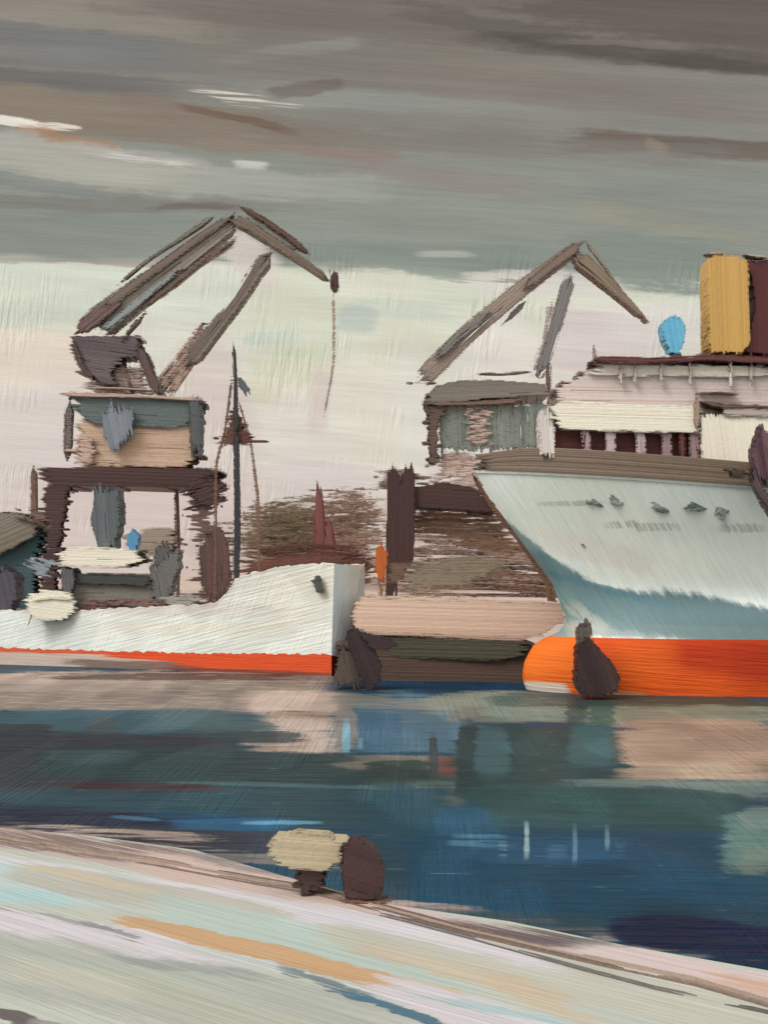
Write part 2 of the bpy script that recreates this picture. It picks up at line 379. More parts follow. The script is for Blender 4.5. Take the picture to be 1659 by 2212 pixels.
# ================================================================== SETTING
def WS(x, y, hl, hh, c, op=.9, soft=.25, rag=.6, dry=0, ang=0):
    """a patch of water tone or painted reflection given by where it is seen; turned into metres on the water sheet (x, 20 ln y)"""
    def q(px, py):
        Yd = H * F / (py - HY); return ((px - CX) * Yd / F, 20 * math.log(Yd))
    t = math.tan(math.radians(ang)) * hl
    l, r_, u, d = q(x - hl, y - t), q(x + hl, y + t), q(x, y - hh), q(x, y + hh)
    C = ((u[0] + d[0]) / 2, (u[1] + d[1]) / 2)
    return (C, ((r_[0] - l[0]) / 2, (r_[1] - l[1]) / 2), ((u[0] - d[0]) / 2, (u[1] - d[1]) / 2), c, op, soft, rag, dry)
water_items = [  # water tones, with reflections under the ships and highlights painted into the colour
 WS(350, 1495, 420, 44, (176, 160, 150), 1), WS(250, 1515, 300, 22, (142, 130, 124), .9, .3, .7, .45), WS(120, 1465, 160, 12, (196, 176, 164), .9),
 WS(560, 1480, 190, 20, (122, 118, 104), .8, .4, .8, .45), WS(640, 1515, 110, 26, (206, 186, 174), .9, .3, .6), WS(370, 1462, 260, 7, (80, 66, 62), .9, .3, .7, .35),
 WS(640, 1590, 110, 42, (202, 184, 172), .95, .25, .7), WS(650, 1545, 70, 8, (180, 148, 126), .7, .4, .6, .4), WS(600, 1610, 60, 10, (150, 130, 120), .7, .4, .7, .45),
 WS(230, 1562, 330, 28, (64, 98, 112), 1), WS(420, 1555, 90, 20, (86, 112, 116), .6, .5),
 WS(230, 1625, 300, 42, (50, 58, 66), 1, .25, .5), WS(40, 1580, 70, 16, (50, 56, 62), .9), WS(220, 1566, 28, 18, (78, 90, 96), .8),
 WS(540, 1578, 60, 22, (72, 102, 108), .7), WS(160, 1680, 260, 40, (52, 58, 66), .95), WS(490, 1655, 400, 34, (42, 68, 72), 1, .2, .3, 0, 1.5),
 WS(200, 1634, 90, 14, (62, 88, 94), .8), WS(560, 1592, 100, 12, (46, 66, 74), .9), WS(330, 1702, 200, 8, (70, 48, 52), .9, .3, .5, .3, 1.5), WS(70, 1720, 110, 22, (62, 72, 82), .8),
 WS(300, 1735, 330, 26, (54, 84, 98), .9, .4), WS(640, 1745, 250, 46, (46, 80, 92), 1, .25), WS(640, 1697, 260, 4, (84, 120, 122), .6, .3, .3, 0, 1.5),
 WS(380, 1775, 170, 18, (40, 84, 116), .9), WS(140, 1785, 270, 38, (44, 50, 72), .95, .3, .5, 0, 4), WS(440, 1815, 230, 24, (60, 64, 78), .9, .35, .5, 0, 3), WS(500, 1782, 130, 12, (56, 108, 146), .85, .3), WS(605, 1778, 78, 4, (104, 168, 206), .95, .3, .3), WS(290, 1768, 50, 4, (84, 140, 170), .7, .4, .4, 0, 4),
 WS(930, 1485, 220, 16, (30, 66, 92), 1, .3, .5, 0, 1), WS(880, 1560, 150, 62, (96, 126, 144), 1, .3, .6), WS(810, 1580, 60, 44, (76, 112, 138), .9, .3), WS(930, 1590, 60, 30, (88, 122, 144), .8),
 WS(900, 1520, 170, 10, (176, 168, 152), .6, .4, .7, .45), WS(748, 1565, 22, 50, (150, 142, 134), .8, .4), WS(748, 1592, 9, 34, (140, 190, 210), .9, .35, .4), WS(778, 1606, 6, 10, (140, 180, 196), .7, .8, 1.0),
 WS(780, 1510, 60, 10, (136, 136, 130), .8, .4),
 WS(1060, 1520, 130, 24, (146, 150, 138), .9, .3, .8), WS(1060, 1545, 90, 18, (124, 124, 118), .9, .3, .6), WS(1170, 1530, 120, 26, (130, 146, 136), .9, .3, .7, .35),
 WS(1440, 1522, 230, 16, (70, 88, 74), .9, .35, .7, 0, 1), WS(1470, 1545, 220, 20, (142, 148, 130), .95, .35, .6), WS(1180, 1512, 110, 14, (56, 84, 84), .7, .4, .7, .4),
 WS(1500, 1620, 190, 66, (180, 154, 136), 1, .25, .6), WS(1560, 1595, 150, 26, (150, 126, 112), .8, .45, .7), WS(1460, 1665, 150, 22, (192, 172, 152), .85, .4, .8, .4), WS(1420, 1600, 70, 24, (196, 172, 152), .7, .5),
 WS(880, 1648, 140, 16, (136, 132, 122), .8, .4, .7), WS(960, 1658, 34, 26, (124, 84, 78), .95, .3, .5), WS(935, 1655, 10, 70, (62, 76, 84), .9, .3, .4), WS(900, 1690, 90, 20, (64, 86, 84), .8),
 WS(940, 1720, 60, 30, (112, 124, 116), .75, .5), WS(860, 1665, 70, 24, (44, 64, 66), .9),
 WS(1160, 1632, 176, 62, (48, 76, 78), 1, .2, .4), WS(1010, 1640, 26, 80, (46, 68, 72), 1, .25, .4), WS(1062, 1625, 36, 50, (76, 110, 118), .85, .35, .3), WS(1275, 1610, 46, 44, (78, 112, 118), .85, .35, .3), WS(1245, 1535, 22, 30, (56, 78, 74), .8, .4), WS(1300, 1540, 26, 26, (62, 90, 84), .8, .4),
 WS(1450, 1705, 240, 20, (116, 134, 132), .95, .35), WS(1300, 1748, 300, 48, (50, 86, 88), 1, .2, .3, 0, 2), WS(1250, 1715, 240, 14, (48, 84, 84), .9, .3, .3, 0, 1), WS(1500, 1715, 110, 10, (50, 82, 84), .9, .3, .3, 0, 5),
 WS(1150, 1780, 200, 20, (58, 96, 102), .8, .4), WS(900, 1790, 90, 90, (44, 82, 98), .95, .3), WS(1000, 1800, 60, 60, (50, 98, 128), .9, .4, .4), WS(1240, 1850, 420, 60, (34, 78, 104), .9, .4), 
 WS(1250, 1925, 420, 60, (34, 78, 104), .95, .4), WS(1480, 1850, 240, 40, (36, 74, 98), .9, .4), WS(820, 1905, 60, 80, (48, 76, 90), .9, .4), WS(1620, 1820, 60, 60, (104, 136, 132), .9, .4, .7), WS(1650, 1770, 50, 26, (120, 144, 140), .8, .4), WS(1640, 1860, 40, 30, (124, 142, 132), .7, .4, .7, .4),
 WS(1180, 1835, 150, 30, (48, 96, 130), .8, .4, .5, .35), WS(1040, 1815, 60, 18, (92, 140, 166), .6, .4, .5, .5), WS(1138, 1815, 5, 30, (176, 204, 208), .9, .8, .8), WS(1086, 1830, 8, 20, (118, 158, 176), .7, .8, 1.0, .5), WS(1242, 1825, 5, 38, (120, 162, 188), .7, .8, .8), WS(1204, 1836, 18, 16, (84, 132, 166), .6, .9, 1.0, .5), WS(1312, 1812, 5, 24, (130, 168, 188), .7, .8, .8),  # upright pale dabs: highlights painted on the water
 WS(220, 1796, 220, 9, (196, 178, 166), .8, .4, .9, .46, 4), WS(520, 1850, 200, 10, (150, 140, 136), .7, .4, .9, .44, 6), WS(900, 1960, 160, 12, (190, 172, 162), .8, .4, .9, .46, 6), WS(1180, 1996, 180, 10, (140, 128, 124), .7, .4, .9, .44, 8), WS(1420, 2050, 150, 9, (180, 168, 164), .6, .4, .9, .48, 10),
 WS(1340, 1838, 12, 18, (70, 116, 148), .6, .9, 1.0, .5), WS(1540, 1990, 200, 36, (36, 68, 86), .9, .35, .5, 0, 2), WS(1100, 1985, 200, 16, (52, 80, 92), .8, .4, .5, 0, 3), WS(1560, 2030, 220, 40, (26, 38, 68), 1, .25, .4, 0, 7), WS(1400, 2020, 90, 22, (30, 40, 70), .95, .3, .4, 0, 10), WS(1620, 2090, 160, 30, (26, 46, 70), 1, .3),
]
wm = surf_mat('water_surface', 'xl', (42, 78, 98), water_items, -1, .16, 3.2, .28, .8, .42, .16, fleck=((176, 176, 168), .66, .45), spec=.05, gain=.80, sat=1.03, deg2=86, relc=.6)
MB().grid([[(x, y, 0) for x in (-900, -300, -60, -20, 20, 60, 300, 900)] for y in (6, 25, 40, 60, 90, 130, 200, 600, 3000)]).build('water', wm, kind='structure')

# near quay: its edge runs from far left to near right
ZQ = 2.0
def q2(x, y, z=ZQ): Yd = (H - z) * F / (y - HY); return ((x - CX) * Yd / F, Yd)
edge_px = [(-900, 1722), (-400, 1748), (0, 1788), (200, 1806), (420, 1836), (640, 1900), (850, 1955), (1100, 1990), (1350, 2042), (1659, 2096), (2100, 2185), (2700, 2330)]
edge = [q2(*q) for q in edge_px]
def QS(x0, y0, x1, y1, hw, c, op=.9, soft=.25, rag=.5, dry=0):
    a, b = q2(x0, y0), q2(x1, y1); xm, ym = (x0 + x1) / 2, (y0 + y1) / 2
    u, d = q2(xm, ym - hw), q2(xm, ym + hw)
    c = (c[0] * .985, c[1], min(238, c[2] * 1.06))
    return (((a[0] + b[0]) / 2, (a[1] + b[1]) / 2), ((b[0] - a[0]) / 2, (b[1] - a[1]) / 2), ((u[0] - d[0]) / 2, (u[1] - d[1]) / 2), c, op, soft, rag, dry)
quay_items = [
 QS(-300, 1760, 500, 1880, 26, (196, 172, 160), .9, .3, .6), QS(-100, 1790, 420, 1850, 14, (128, 108, 98), .9, .4, .7, .45), QS(-50, 1812, 420, 1870, 10, (110, 98, 92), .8, .4, .9, .46), QS(700, 1945, 1100, 2030, 11, (104, 88, 80), .8, .4, .9, .45), QS(300, 1858, 900, 1985, 36, (208, 184, 166), .95), QS(420, 1850, 640, 1890, 12, (120, 112, 110), .7, .5, .7, .4),
 QS(830, 1975, 1250, 2050, 22, (206, 182, 174), .95, .3), QS(950, 2000, 1300, 2040, 18, (104, 88, 84), .9, .4, .8, .42), QS(1250, 2045, 1900, 2180, 24, (216, 196, 186), 1), QS(1540, 2110, 1900, 2190, 16, (206, 166, 130), .7, .5),
 QS(1050, 2015, 1330, 2040, 9, (96, 86, 88), .7, .5, .8), 
 # pale apron
 QS(-300, 1830, 1000, 2040, 36, (216, 212, 208), .95, .3), QS(900, 2030, 1900, 2260, 26, (216, 210, 204), .95, .3),
 QS(-200, 1880, 300, 1930, 40, (190, 206, 194), .9, .3, .5), QS(-100, 1925, 160, 1945, 16, (176, 206, 198), .8, .4), QS(40, 1885, 620, 1990, 30, (190, 186, 166), .95, .2, .3), QS(70, 1872, 330, 1925, 9, (204, 190, 160), .9, .3), QS(330, 1950, 1000, 2110, 36, (186, 200, 184), .95, .25, .35), QS(600, 2000, 900, 2060, 20, (188, 206, 190), .8, .4),
 QS(-200, 1960, 500, 2075, 34, (216, 208, 204), .95, .3), QS(170, 1990, 300, 2030, 7, (120, 120, 118), .7, .4, .8, .45), QS(-50, 1952, 260, 2010, 6, (140, 142, 136), .7, .4, .8, .45),
 QS(700, 2015, 1250, 2140, 30, (194, 192, 170), .9, .3, .4), QS(1200, 2090, 1900, 2300, 56, (196, 194, 172), .95, .3, .4), QS(780, 2045, 1080, 2120, 18, (202, 184, 152), .6, .6), QS(1050, 2110, 1290, 2200, 26, (204, 180, 146), .65, .6),
 QS(-300, 2020, 900, 2230, 70, (178, 180, 164), .95, .35, .5), QS(-200, 2060, 500, 2140, 26, (180, 188, 168), .8, .4), QS(0, 2090, 460, 2160, 26, (196, 192, 170), .8, .5), QS(250, 2070, 560, 2110, 10, (150, 156, 148), .7, .5, .8, .4), QS(300, 2130, 700, 2260, 40, (182, 184, 162), .9, .5),
 QS(380, 2040, 1000, 2170, 14, (198, 202, 190), .9, .4), QS(430, 2030, 860, 2130, 9, (84, 106, 110), .75, .35, .8, .44), QS(600, 2090, 800, 2150, 9, (96, 112, 116), .8, .4, .8, .42),
 QS(255, 1983, 880, 2128, 19, (202, 164, 120), 1, .15, .25), QS(860, 2118, 1010, 2150, 10, (204, 172, 132), .7, .4),
 QS(820, 2130, 1300, 2260, 34, (214, 206, 202), .95, .3), QS(740, 2140, 1000, 2230, 9, (60, 104, 124), .9, .35, .7, .3), QS(900, 2150, 1250, 2215, 8, (170, 196, 188), .8, .4, .7), QS(1230, 2170, 1500, 2240, 12, (190, 196, 180), .8, .4),
 QS(-50, 2180, 90, 2212, 12, (90, 76, 76), .9, .35, .7, .3), QS(60, 2205, 200, 2230, 9, (150, 140, 136), .8, .4),
]
ang_q = math.degrees(math.atan2(edge[9][1] - edge[4][1], edge[9][0] - edge[4][0]))
qm = surf_mat('quay_surface', 'xy', (192, 198, 188), quay_items, ang_q, .16, 5.0, .07, .6, .45, .14, fleck=((150, 142, 136), .67, .5))
qb = MB(); rows = [[(x, y, ZQ) for x, y in edge], [(x + .3, y - 60, ZQ) for x, y in edge]]
qb.grid(rows); qb.grid([[(x, y, -2) for x, y in edge], [(x, y, ZQ) for x, y in edge]])
qb.build('quay', qm, kind='structure')

# far quay on which the cranes stand
ZG = 2.5
def GS(x, y, hl, hh, c, op=.9, soft=.3, rag=.7, dry=0):
    def q(px, py):
        Yd = (H - ZG) * F / (py - HY); return ((px - CX) * Yd / F, 20 * math.log(Yd))
    l, r_, u, d = q(x - hl, y), q(x + hl, y), q(x, y - hh), q(x, y + hh)
    return (((u[0] + d[0]) / 2, (u[1] + d[1]) / 2), ((r_[0] - l[0]) / 2, 0), ((u[0] - d[0]) / 2, (u[1] - d[1]) / 2), c, op, soft, rag, dry)
gi = [GS(1000, 1265, 190, 14, (206, 186, 176), 1), GS(980, 1272, 160, 6, (132, 96, 76), .8, .4, .8, .48), GS(600, 1290, 200, 20, (140, 108, 96), .7, .4, .8, .4), GS(820, 1262, 60, 12, (128, 102, 82), .8, .4, .7, .4), GS(420, 1290, 90, 8, (110, 90, 86), .8, .3, .8, .45), GS(300, 1300, 160, 12, (206, 188, 180), .8)]
gm = surf_mat('far_quay_surface', 'xl', (204, 184, 174), gi, 0, .05, 3.0, .1, .5, .6, .25)
g = MB().grid([[(x, y, ZG) for x in (-2500, -300, 0, 300, 2500)] for y in (152, 175, 210, 300, 600, 3500)])
g.grid([[(-2500, 152, -2), (2500, 152, -2)], [(-2500, 152, ZG), (2500, 152, ZG)]])
g.build('far_quay', gm, kind='structure')

# ================================================================== COLOURS
DKB = paint((62, 44, 46), (82, 58, 54)); MAR = paint((78, 40, 42), (104, 56, 54)); BRN = paint((98, 78, 68), (140, 112, 98))
SLT = paint((98, 108, 110), (126, 136, 138)); GRB = paint((112, 100, 92), (152, 140, 128)); PNK = paint((212, 194, 186), (176, 140, 122))
TAN = paint((184, 152, 122), (206, 180, 160)); PUR = paint((112, 99, 102), (86, 74, 80)); CRM = paint((244, 240, 222), (232, 222, 208))
WHT = paint((230, 224, 216), (206, 196, 194)); DGR = paint((72, 78, 82), (104, 108, 110)); BLU = paint((108, 118, 128), (70, 80, 92))

# ================================================================== LEFT CRANE
YC = 200
t = thing('harbour_crane', 'tall grey-brown harbour crane with folded double jib, standing behind the white ship', 'crane', P(280, 1352, YC), 'portal cranes on the far quay')
m = MB()
m.fill([(88, 1010), (470, 1012), (478, 1052), (150, 1050), (100, 1054)], YC, 14, 2, 6, 14, .1)
m.build('portal_beam', DKB, t)
MB().fill([(92, 1045), (150, 1045), (140, 1130), (122, 1215), (122, 1352), (90, 1352), (84, 1200)], YC, 3, 0, 6, 7, .1).build('leg', DKB, t)
MB().fill([(396, 1045), (478, 1045), (440, 1120), (478, 1160), (500, 1240), (495, 1352), (438, 1352), (432, 1180), (420, 1110)], YC, 3, 0, 6, 16, .35, .6).build('leg', paint((78, 60, 56), (122, 98, 88)), t)
for xx, w_ in ((70, 16), (380, 12)):
    MB().stroke([(xx, 1005), (xx + 3, 1180), (xx + 3, 1352)], w_, YC + 11, 2, 5, .02, .3, .7).build('leg', BRN, t)
MB().fill([(440, 1028), (486, 1046), (470, 1058), (488, 1078), (466, 1092), (425, 1085), (395, 1052)], YC - .6, 1.2, -20, 6, 10, .2).build('brace', DKB, t)
# tower
MB().fill([(170, 905), (425, 912), (425, 985), (400, 1008), (180, 1008), (165, 985)], YC + .4, 9, 2, 6, 9, .2, .45, .5).build('tower', TAN, t)
MB().fill([(165, 856), (428, 860), (428, 905), (380, 925), (200, 918), (170, 895)], YC - .1, 10, 3, 6, 8, .1, .35).build('machine_house', paint((92, 104, 104), (124, 134, 134)), t)
MB().fill([(218, 886), (262, 878), (286, 884), (284, 930), (262, 968), (240, 974), (222, 940)], YC - 1.3, 1.1, 78, 6, 10, .1).build('cabin', paint((104, 116, 130), (142, 148, 158)), t)
MB().fill([(406, 862), (436, 862), (434, 978), (408, 972)], YC - .8, 3, 88, 6, 12, .2).build('ladder', DGR, t)
MB().stroke([(150, 862), (146, 920), (142, 998)], 22, YC + 1, 2, 5, .06, .5, .5).build('ladder', paint((100, 72, 62), (140, 136, 134)), t)
m = MB(); m.stroke([(124, 850), (300, 856), (432, 862)], 9, YC - .9, 10, 4.5, .03, .3, .6); m.stroke([(170, 836), (340, 842)], 5, YC - .9, 10, 4, .04, .4, .6)
m.build('platform', paint((150, 120, 108), (196, 172, 160)), t)
MB().fill([(166, 944), (200, 940), (200, 1004), (166, 1004)], YC - .2, 1.0, 0, 6, 10, .3).build('panel', PNK, t)
# counterweight and A-frame
MB().fill([(152, 728), (292, 724), (308, 746), (296, 770), (262, 772), (240, 800), (250, 826), (220, 832), (196, 812), (176, 806), (160, 770)], YC - .5, 6, 8, 6, 8, .08, .4).build('counterweight', PUR, t)
FR = paint((70, 52, 54), (110, 92, 90))
MB().stroke([(158, 735), (178, 800), (215, 828)], 12, YC - .9, 4, 5, .04).build('frame', FR, t)
m = MB(); m.stroke([(296, 740), (318, 800), (345, 862)], 24, YC - .7, 4, 5, .05, .2)
m.build('strut', FR, t); m = MB().stroke([(270, 800), (285, 855)], 12, YC - .3, 4, 5, .1, .4); m.build('strut', FR, t)
m = MB(); m.stroke([(262, 735), (300, 690), (312, 672)], 12, YC - .8, 3, 5, .08, .3)
m.build('bracket', FR, t)
MB().stroke([(300, 770), (338, 830), (352, 868)], 22, YC - .2, 4, 6, .06, .3).build('strut', paint((112, 112, 108), (160, 150, 142)), t)
MB().fill([(200, 800), (300, 790), (330, 850), (190, 852)], YC + 1, 5, 5, 6, 12, .5, .3).build('panel', PNK, t)
# main jib
m = MB(); m.stroke([(200, 705), (330, 605), (440, 525), (512, 475)], (74, 26), YC, 3, 6, .05, .15, .45, .5)
jib = m.build('jib', paint((126, 115, 105), (164, 156, 148)), t)
m = MB(); m.stroke([(166, 706), (205, 677), (300, 608), (420, 520), (506, 460)], (26, 16), YC - .5, 3, 5, .04, .1)
m.stroke([(300, 672), (400, 590), (520, 505)], (14, 12), YC - .5, 3, 5, .05, .3)
m.build('chord', paint((100, 84, 76), (130, 116, 106)), jib)
MB().fill([(160, 712), (172, 690), (215, 664), (262, 655), (225, 690), (180, 722)], YC - .9, 1, -38, 5, 8, .1).build('bracket', paint((92, 62, 62), (118, 98, 96)), t)
MB().stroke([(210, 722), (300, 650), (390, 578)], (18, 12), YC - .8, 1.2, 5, .08, .2).build('rod', paint((124, 136, 142), (150, 154, 152)), jib)
MB().stroke([(256, 612), (320, 560), (462, 466)], (5, 12), YC - .6, 1.2, 4, .05, .3).build('stay', paint((128, 122, 112), (104, 92, 84)), t)
MB().stroke([(330, 650), (420, 575), (520, 512)], (22, 18), YC + .6, 1.2, 6, .08, .5).build('rod', paint((208, 184, 164), (176, 150, 132)), t)
# fly jib
m = MB(); m.stroke([(492, 474), (530, 482), (620, 540), (680, 582), (712, 606)], (26, 12), YC - .7, 3, 5, .03, .1)
fly = m.build('fly_jib', paint((98, 84, 74), (128, 116, 104)), t)
MB().stroke([(516, 444), (570, 474), (630, 516), (668, 548)], (9, 16), YC - .4, 2.4, 4.5, .03, .1).build('chord', paint((84, 58, 50), (108, 84, 74)), fly)
MB().stroke([(524, 464), (600, 510), (650, 545)], (12, 16), YC + .6, 1.2, 6, .05, .1).build('rod', paint((152, 160, 152), (190, 186, 174)), t)
MB().stroke([(584, 544), (548, 590), (510, 650), (455, 720), (400, 790)], (28, 34), YC - .6, 3, 6, .04, .15, .4, .45).build('strut', paint((92, 80, 76), (140, 128, 118)), t)
MB().stroke([(455, 700), (405, 770), (360, 830), (346, 862)], (44, 56), YC + .2, 3, 6, .08, .6, .5).build('strut', paint((126, 96, 84), (196, 170, 156)), t)
MB().fill([(712, 588), (728, 588), (732, 620), (724, 632), (714, 622)], YC, 1.4, 90, 5, 5).build('hook_block', DKB, t)
MB().stroke([(720, 628), (722, 700), (719, 790), (700, 900)], 9, YC + .4, .4, 4, .02, .6, .6).build('cable', paint((128, 104, 98), (176, 156, 148)), t)

# ================================================================== LATTICE MAST
t = thing('lattice_mast', 'slender pointed dark mast with flared brown lattice, right of the left crane', 'mast', P(510, 1369, 178))
m = MB(); m.stroke([(503, 736), (508, 820), (509, 940)], (6, 12), 178, .8, 4, .02); m.stroke([(510, 925), (511, 1090), (510, 1240), (510, 1369)], (14, 15), 178, .9, 5, .01, .1); m.build('pole', paint((72, 74, 78), (50, 48, 52)), t)
MB().fill([(506, 880), (530, 930), (548, 962), (472, 962), (488, 920)], 178.5, 1.5, 0, 5, 9, .3).build('bracing', paint((96, 62, 52), (130, 98, 84)), t)
for pth in ([(502, 800), (486, 930), (466, 1000), (462, 1369)], [(513, 860), (540, 950), (556, 1070), (562, 1369)]):
    MB().stroke(pth, (7, 10), 178.6, .6, 4, .02, .4, .5).build('leg', paint((112, 80, 68), (160, 128, 114)), t)
MB().fill([(512, 812), (524, 820), (540, 842), (532, 852), (514, 836)], 177.8, .3, 60, 4, 3).build('pennant', paint((104, 116, 118), (76, 84, 86)), t)

# ================================================================== RIGHT CRANE
YR = 210
t = thing('harbour_crane', 'smaller brown harbour crane with single peaked jib, above the pale green ship\'s bow', 'crane', P(960, 1347, YR), 'portal cranes on the far quay')
jib = MB().stroke([(906, 824), (1020, 712), (1120, 628), (1200, 568), (1256, 528)], (48, 34), YR, 3, 6, .04, .25, .5, .5).build('jib', paint((128, 114, 104), (176, 160, 150)), t)
MB().stroke([(936, 782), (980, 735), (1060, 672)], (20, 22), YR - .6, 2, 6, .08, .2).build('chord', paint((112, 114, 114), (136, 130, 122)), t)
m = MB(); m.stroke([(1130, 625), (1200, 566), (1262, 520)], (20, 24), YR - .5, 3, 5, .05, .1); m.build('chord', paint((104, 90, 80), (132, 118, 106)), jib)
MB().stroke([(1085, 700), (1112, 676), (1138, 648)], (10, 13), YR - .9, 1, 4.5, .05).build('rod', paint((78, 72, 74), (110, 102, 98)), t)
MB().stroke([(1240, 545), (1290, 588), (1345, 640), (1400, 692)], (40, 6), YR - .3, 3, 5, .04, .15).build('fly_jib', paint((108, 93, 78), (146, 132, 116)), t)
MB().stroke([(1262, 514), (1300, 566), (1345, 628)], (12, 5), YR + .6, 1, 4, .06, .4).build('stay', paint((126, 114, 104), (168, 154, 142)), t)
MB().stroke([(1236, 588), (1206, 690), (1166, 812)], (30, 24), YR - .4, 2.6, 5.5, .05, .15).build('strut', paint((102, 102, 108), (140, 134, 132)), t)
MB().stroke([(1196, 640), (1180, 740), (1150, 812)], 26, YR + .8, 1, 6, .15, .8, .5).build('stay', paint((198, 176, 168), (160, 136, 126)), t)
MB().stroke([(1186, 770), (1186, 850), (1182, 900)], 14, YR - .2, 2, 5, .1, .4).build('ladder', BRN, t)
MB().fill([(918, 866), (934, 838), (975, 824), (1060, 820), (1186, 830), (1190, 852), (1060, 858), (940, 874)], YR - 1, 12, -2, 6, 7, .05, .5).build('roof', paint((138, 132, 124), (112, 106, 100)), t)
m = MB(); m.stroke([(922, 872), (1000, 872), (1130, 864)], 10, YR - 1.2, 12, 5, .03, .1); m.stroke([(1020, 808), (1150, 804)], 7, YR - .2, 8, 4, .1, .5); m.stroke([(880, 826), (950, 828)], 5, YR - .2, 3, 4, .1, .5)
m.build('eave', paint((88, 68, 62), (132, 108, 98)), t)
MB().fill([(944, 876), (1180, 866), (1176, 972), (950, 974)], YR, 9, 88, 6, 7, .3, .4, .6).build('machine_house', paint((110, 120, 114), (142, 148, 140)), t)
MB().fill([(1010, 880), (1060, 876), (1058, 960), (1012, 965)], YR - .4, 1, 0, 7, 10, .6, .5).build('panel', PNK, t)
MB().fill([(926, 876), (962, 876), (946, 930), (944, 1000), (926, 1004)], YR - .8, 4, 0, 5.5, 5, .1).build('leg', paint((80, 62, 60), (112, 92, 86)), t)
MB().fill([(948, 976), (1030, 978), (1046, 1060), (940, 1050)], YR + .6, 7, 0, 6, 12, .4, .3).build('tower', PNK, t)
MB().fill([(838, 1012), (860, 1012), (864, 1040), (872, 1040), (874, 1004), (894, 1006), (898, 1100), (892, 1216), (862, 1250), (846, 1300), (842, 1347), (832, 1347), (836, 1120)], YR - .8, 4, 90, 5.5, 9, .05, .3).build('leg', DKB, t)
MB().fill([(880, 1056), (960, 1042), (1020, 1052), (1068, 1084), (1080, 1112), (990, 1100), (890, 1098)], YR, 9, 4, 6, 9, .1, .3).build('portal_beam', DKB, t)
MB().stroke([(1020, 1020), (1060, 1090), (1120, 1160), (1190, 1262), (1200, 1347)], (8, 26), YR - .5, 3, 5, .02, .4).build('leg', paint((86, 64, 52), (140, 112, 92)), t)
MB().fill([(880, 1100), (1080, 1112), (1110, 1160), (1150, 1196), (1050, 1190), (930, 1150), (890, 1150)], YR + 4, 3, 2, 6, 22, .38, .45).build('brace', paint((108, 82, 62), (170, 140, 120)), t)
MB().fill([(815, 1020), (850, 1010), (925, 1030), (900, 1055), (840, 1060), (800, 1060)], YR + 3, 4, 2, 6, 18, .6, .5).build('platform', paint((120, 92, 78), (196, 172, 160)), t)

# ================================================================== FAR SHORE BACKDROP THINGS
def crown(mb, cx, cy, rx, ry, Yd, dep, n, ang=0, ln=26, sp=6, tb=.5):
    sp *= .5
    for _ in range(int(n * 2.6)):
        while True:
            a, b, c = R.uniform(-1, 1), R.uniform(-1, 1), R.uniform(-1, 1)
            if a * a + b * b + c * c < 1: break
        l = ln * 1.5 * R.uniform(.4, 1.6); x, y = cx + a * rx, cy + b * ry; aa = math.radians(ang + R.uniform(-16, 16)); yy = Yd + dep * (c + 1)
        dx, dy = math.cos(aa) * l / 2, math.sin(aa) * l / 2; h = sp * R.uniform(.5, .9) * yy / F
        mb.prism([P(x - dx, y - dy, yy), P(x, y, yy), P(x + dx, y + dy, yy)], [h * .3, h, h * .3], Vector((math.sin(aa), 0, math.cos(aa))), -.3, .5, min(1, max(0, tb + R.uniform(-.4, .4))))
    return mb
def tree(label, cx, cy, rx, ry, Yd, c, c2, n, ang=0, dep=4, group='trees along the far shore', dry=0):
    base = P(cx, HY + (H - ZG) * F / Yd, Yd + dep)
    t = thing('tree', label, 'tree', base, group)
    mb = MB()
    for q_ in range(3):
        ox, oy = R.uniform(-.2, .2) * rx, R.uniform(-.12, .12) * ry; sc_ = (1, .8, .65)[q_]
        el = [(cx + ox + math.cos(a_ * math.pi / 8) * rx * sc_ * R.uniform(.8, 1.15), cy + oy + math.sin(a_ * math.pi / 8) * ry * sc_ * R.uniform(.85, 1.1)) for a_ in range(16)]
        if ang > 60 and rx < 20: el = [(cx - rx * .3, cy - ry), (cx + rx * .3, cy - ry * .9), (cx + rx, cy + ry * .3), (cx + rx * .7, cy + ry), (cx - rx * .7, cy + ry), (cx - rx, cy + ry * .2)]
        mb.fill(el, Yd + dep * q_ * .6, 1.2, ang + R.uniform(-3, 3), 6, rx * .45 if ang < 60 else 9, .68 if ang < 60 else .2, (.3, .6, .5)[q_], .6)
    mb.build('crown', paint(tuple(v * .93 + 14 for v in c), tuple(v * .9 + 22 for v in c2)), t)
    MB().stroke([(cx, cy), (cx + 2, cy + ry), (cx, HY + (H - ZG) * F / (Yd + dep))], (8, 12), Yd + dep, .8, 5, .02).build('trunk', BRN, t)
tree('olive brown tree just right of the slender pointed mast', 592, 1150, 62, 80, 300, (96, 82, 58), (138, 110, 90), 420)
tree('low greenish brown tree in the middle of the far shore, behind the white bow', 664, 1148, 66, 78, 310, (104, 96, 66), (150, 122, 102), 380)
tree('brown tree to the right of the dark red pointed tree', 758, 1145, 64, 88, 305, (112, 84, 66), (160, 128, 110), 420)
tree('dark red pointed tree rising over the white ship\'s bow', 690, 1130, 16, 72, 260, (106, 54, 56), (130, 78, 72), 190, 88)
tree('small dark red bush-like tree directly right of the pointed red tree', 712, 1170, 14, 46, 258, (110, 44, 52), (132, 84, 78), 90, 80)
tree('round dark brown and maroon tree close behind the ship\'s foredeck', 464, 1212, 34, 80, 190, (78, 66, 62), (104, 64, 62), 360, 85)
tree('dark slate-grey tree beside the deckhouse of the white ship', 352, 1232, 24, 56, 188, (88, 88, 90), (112, 104, 100), 240, 80)
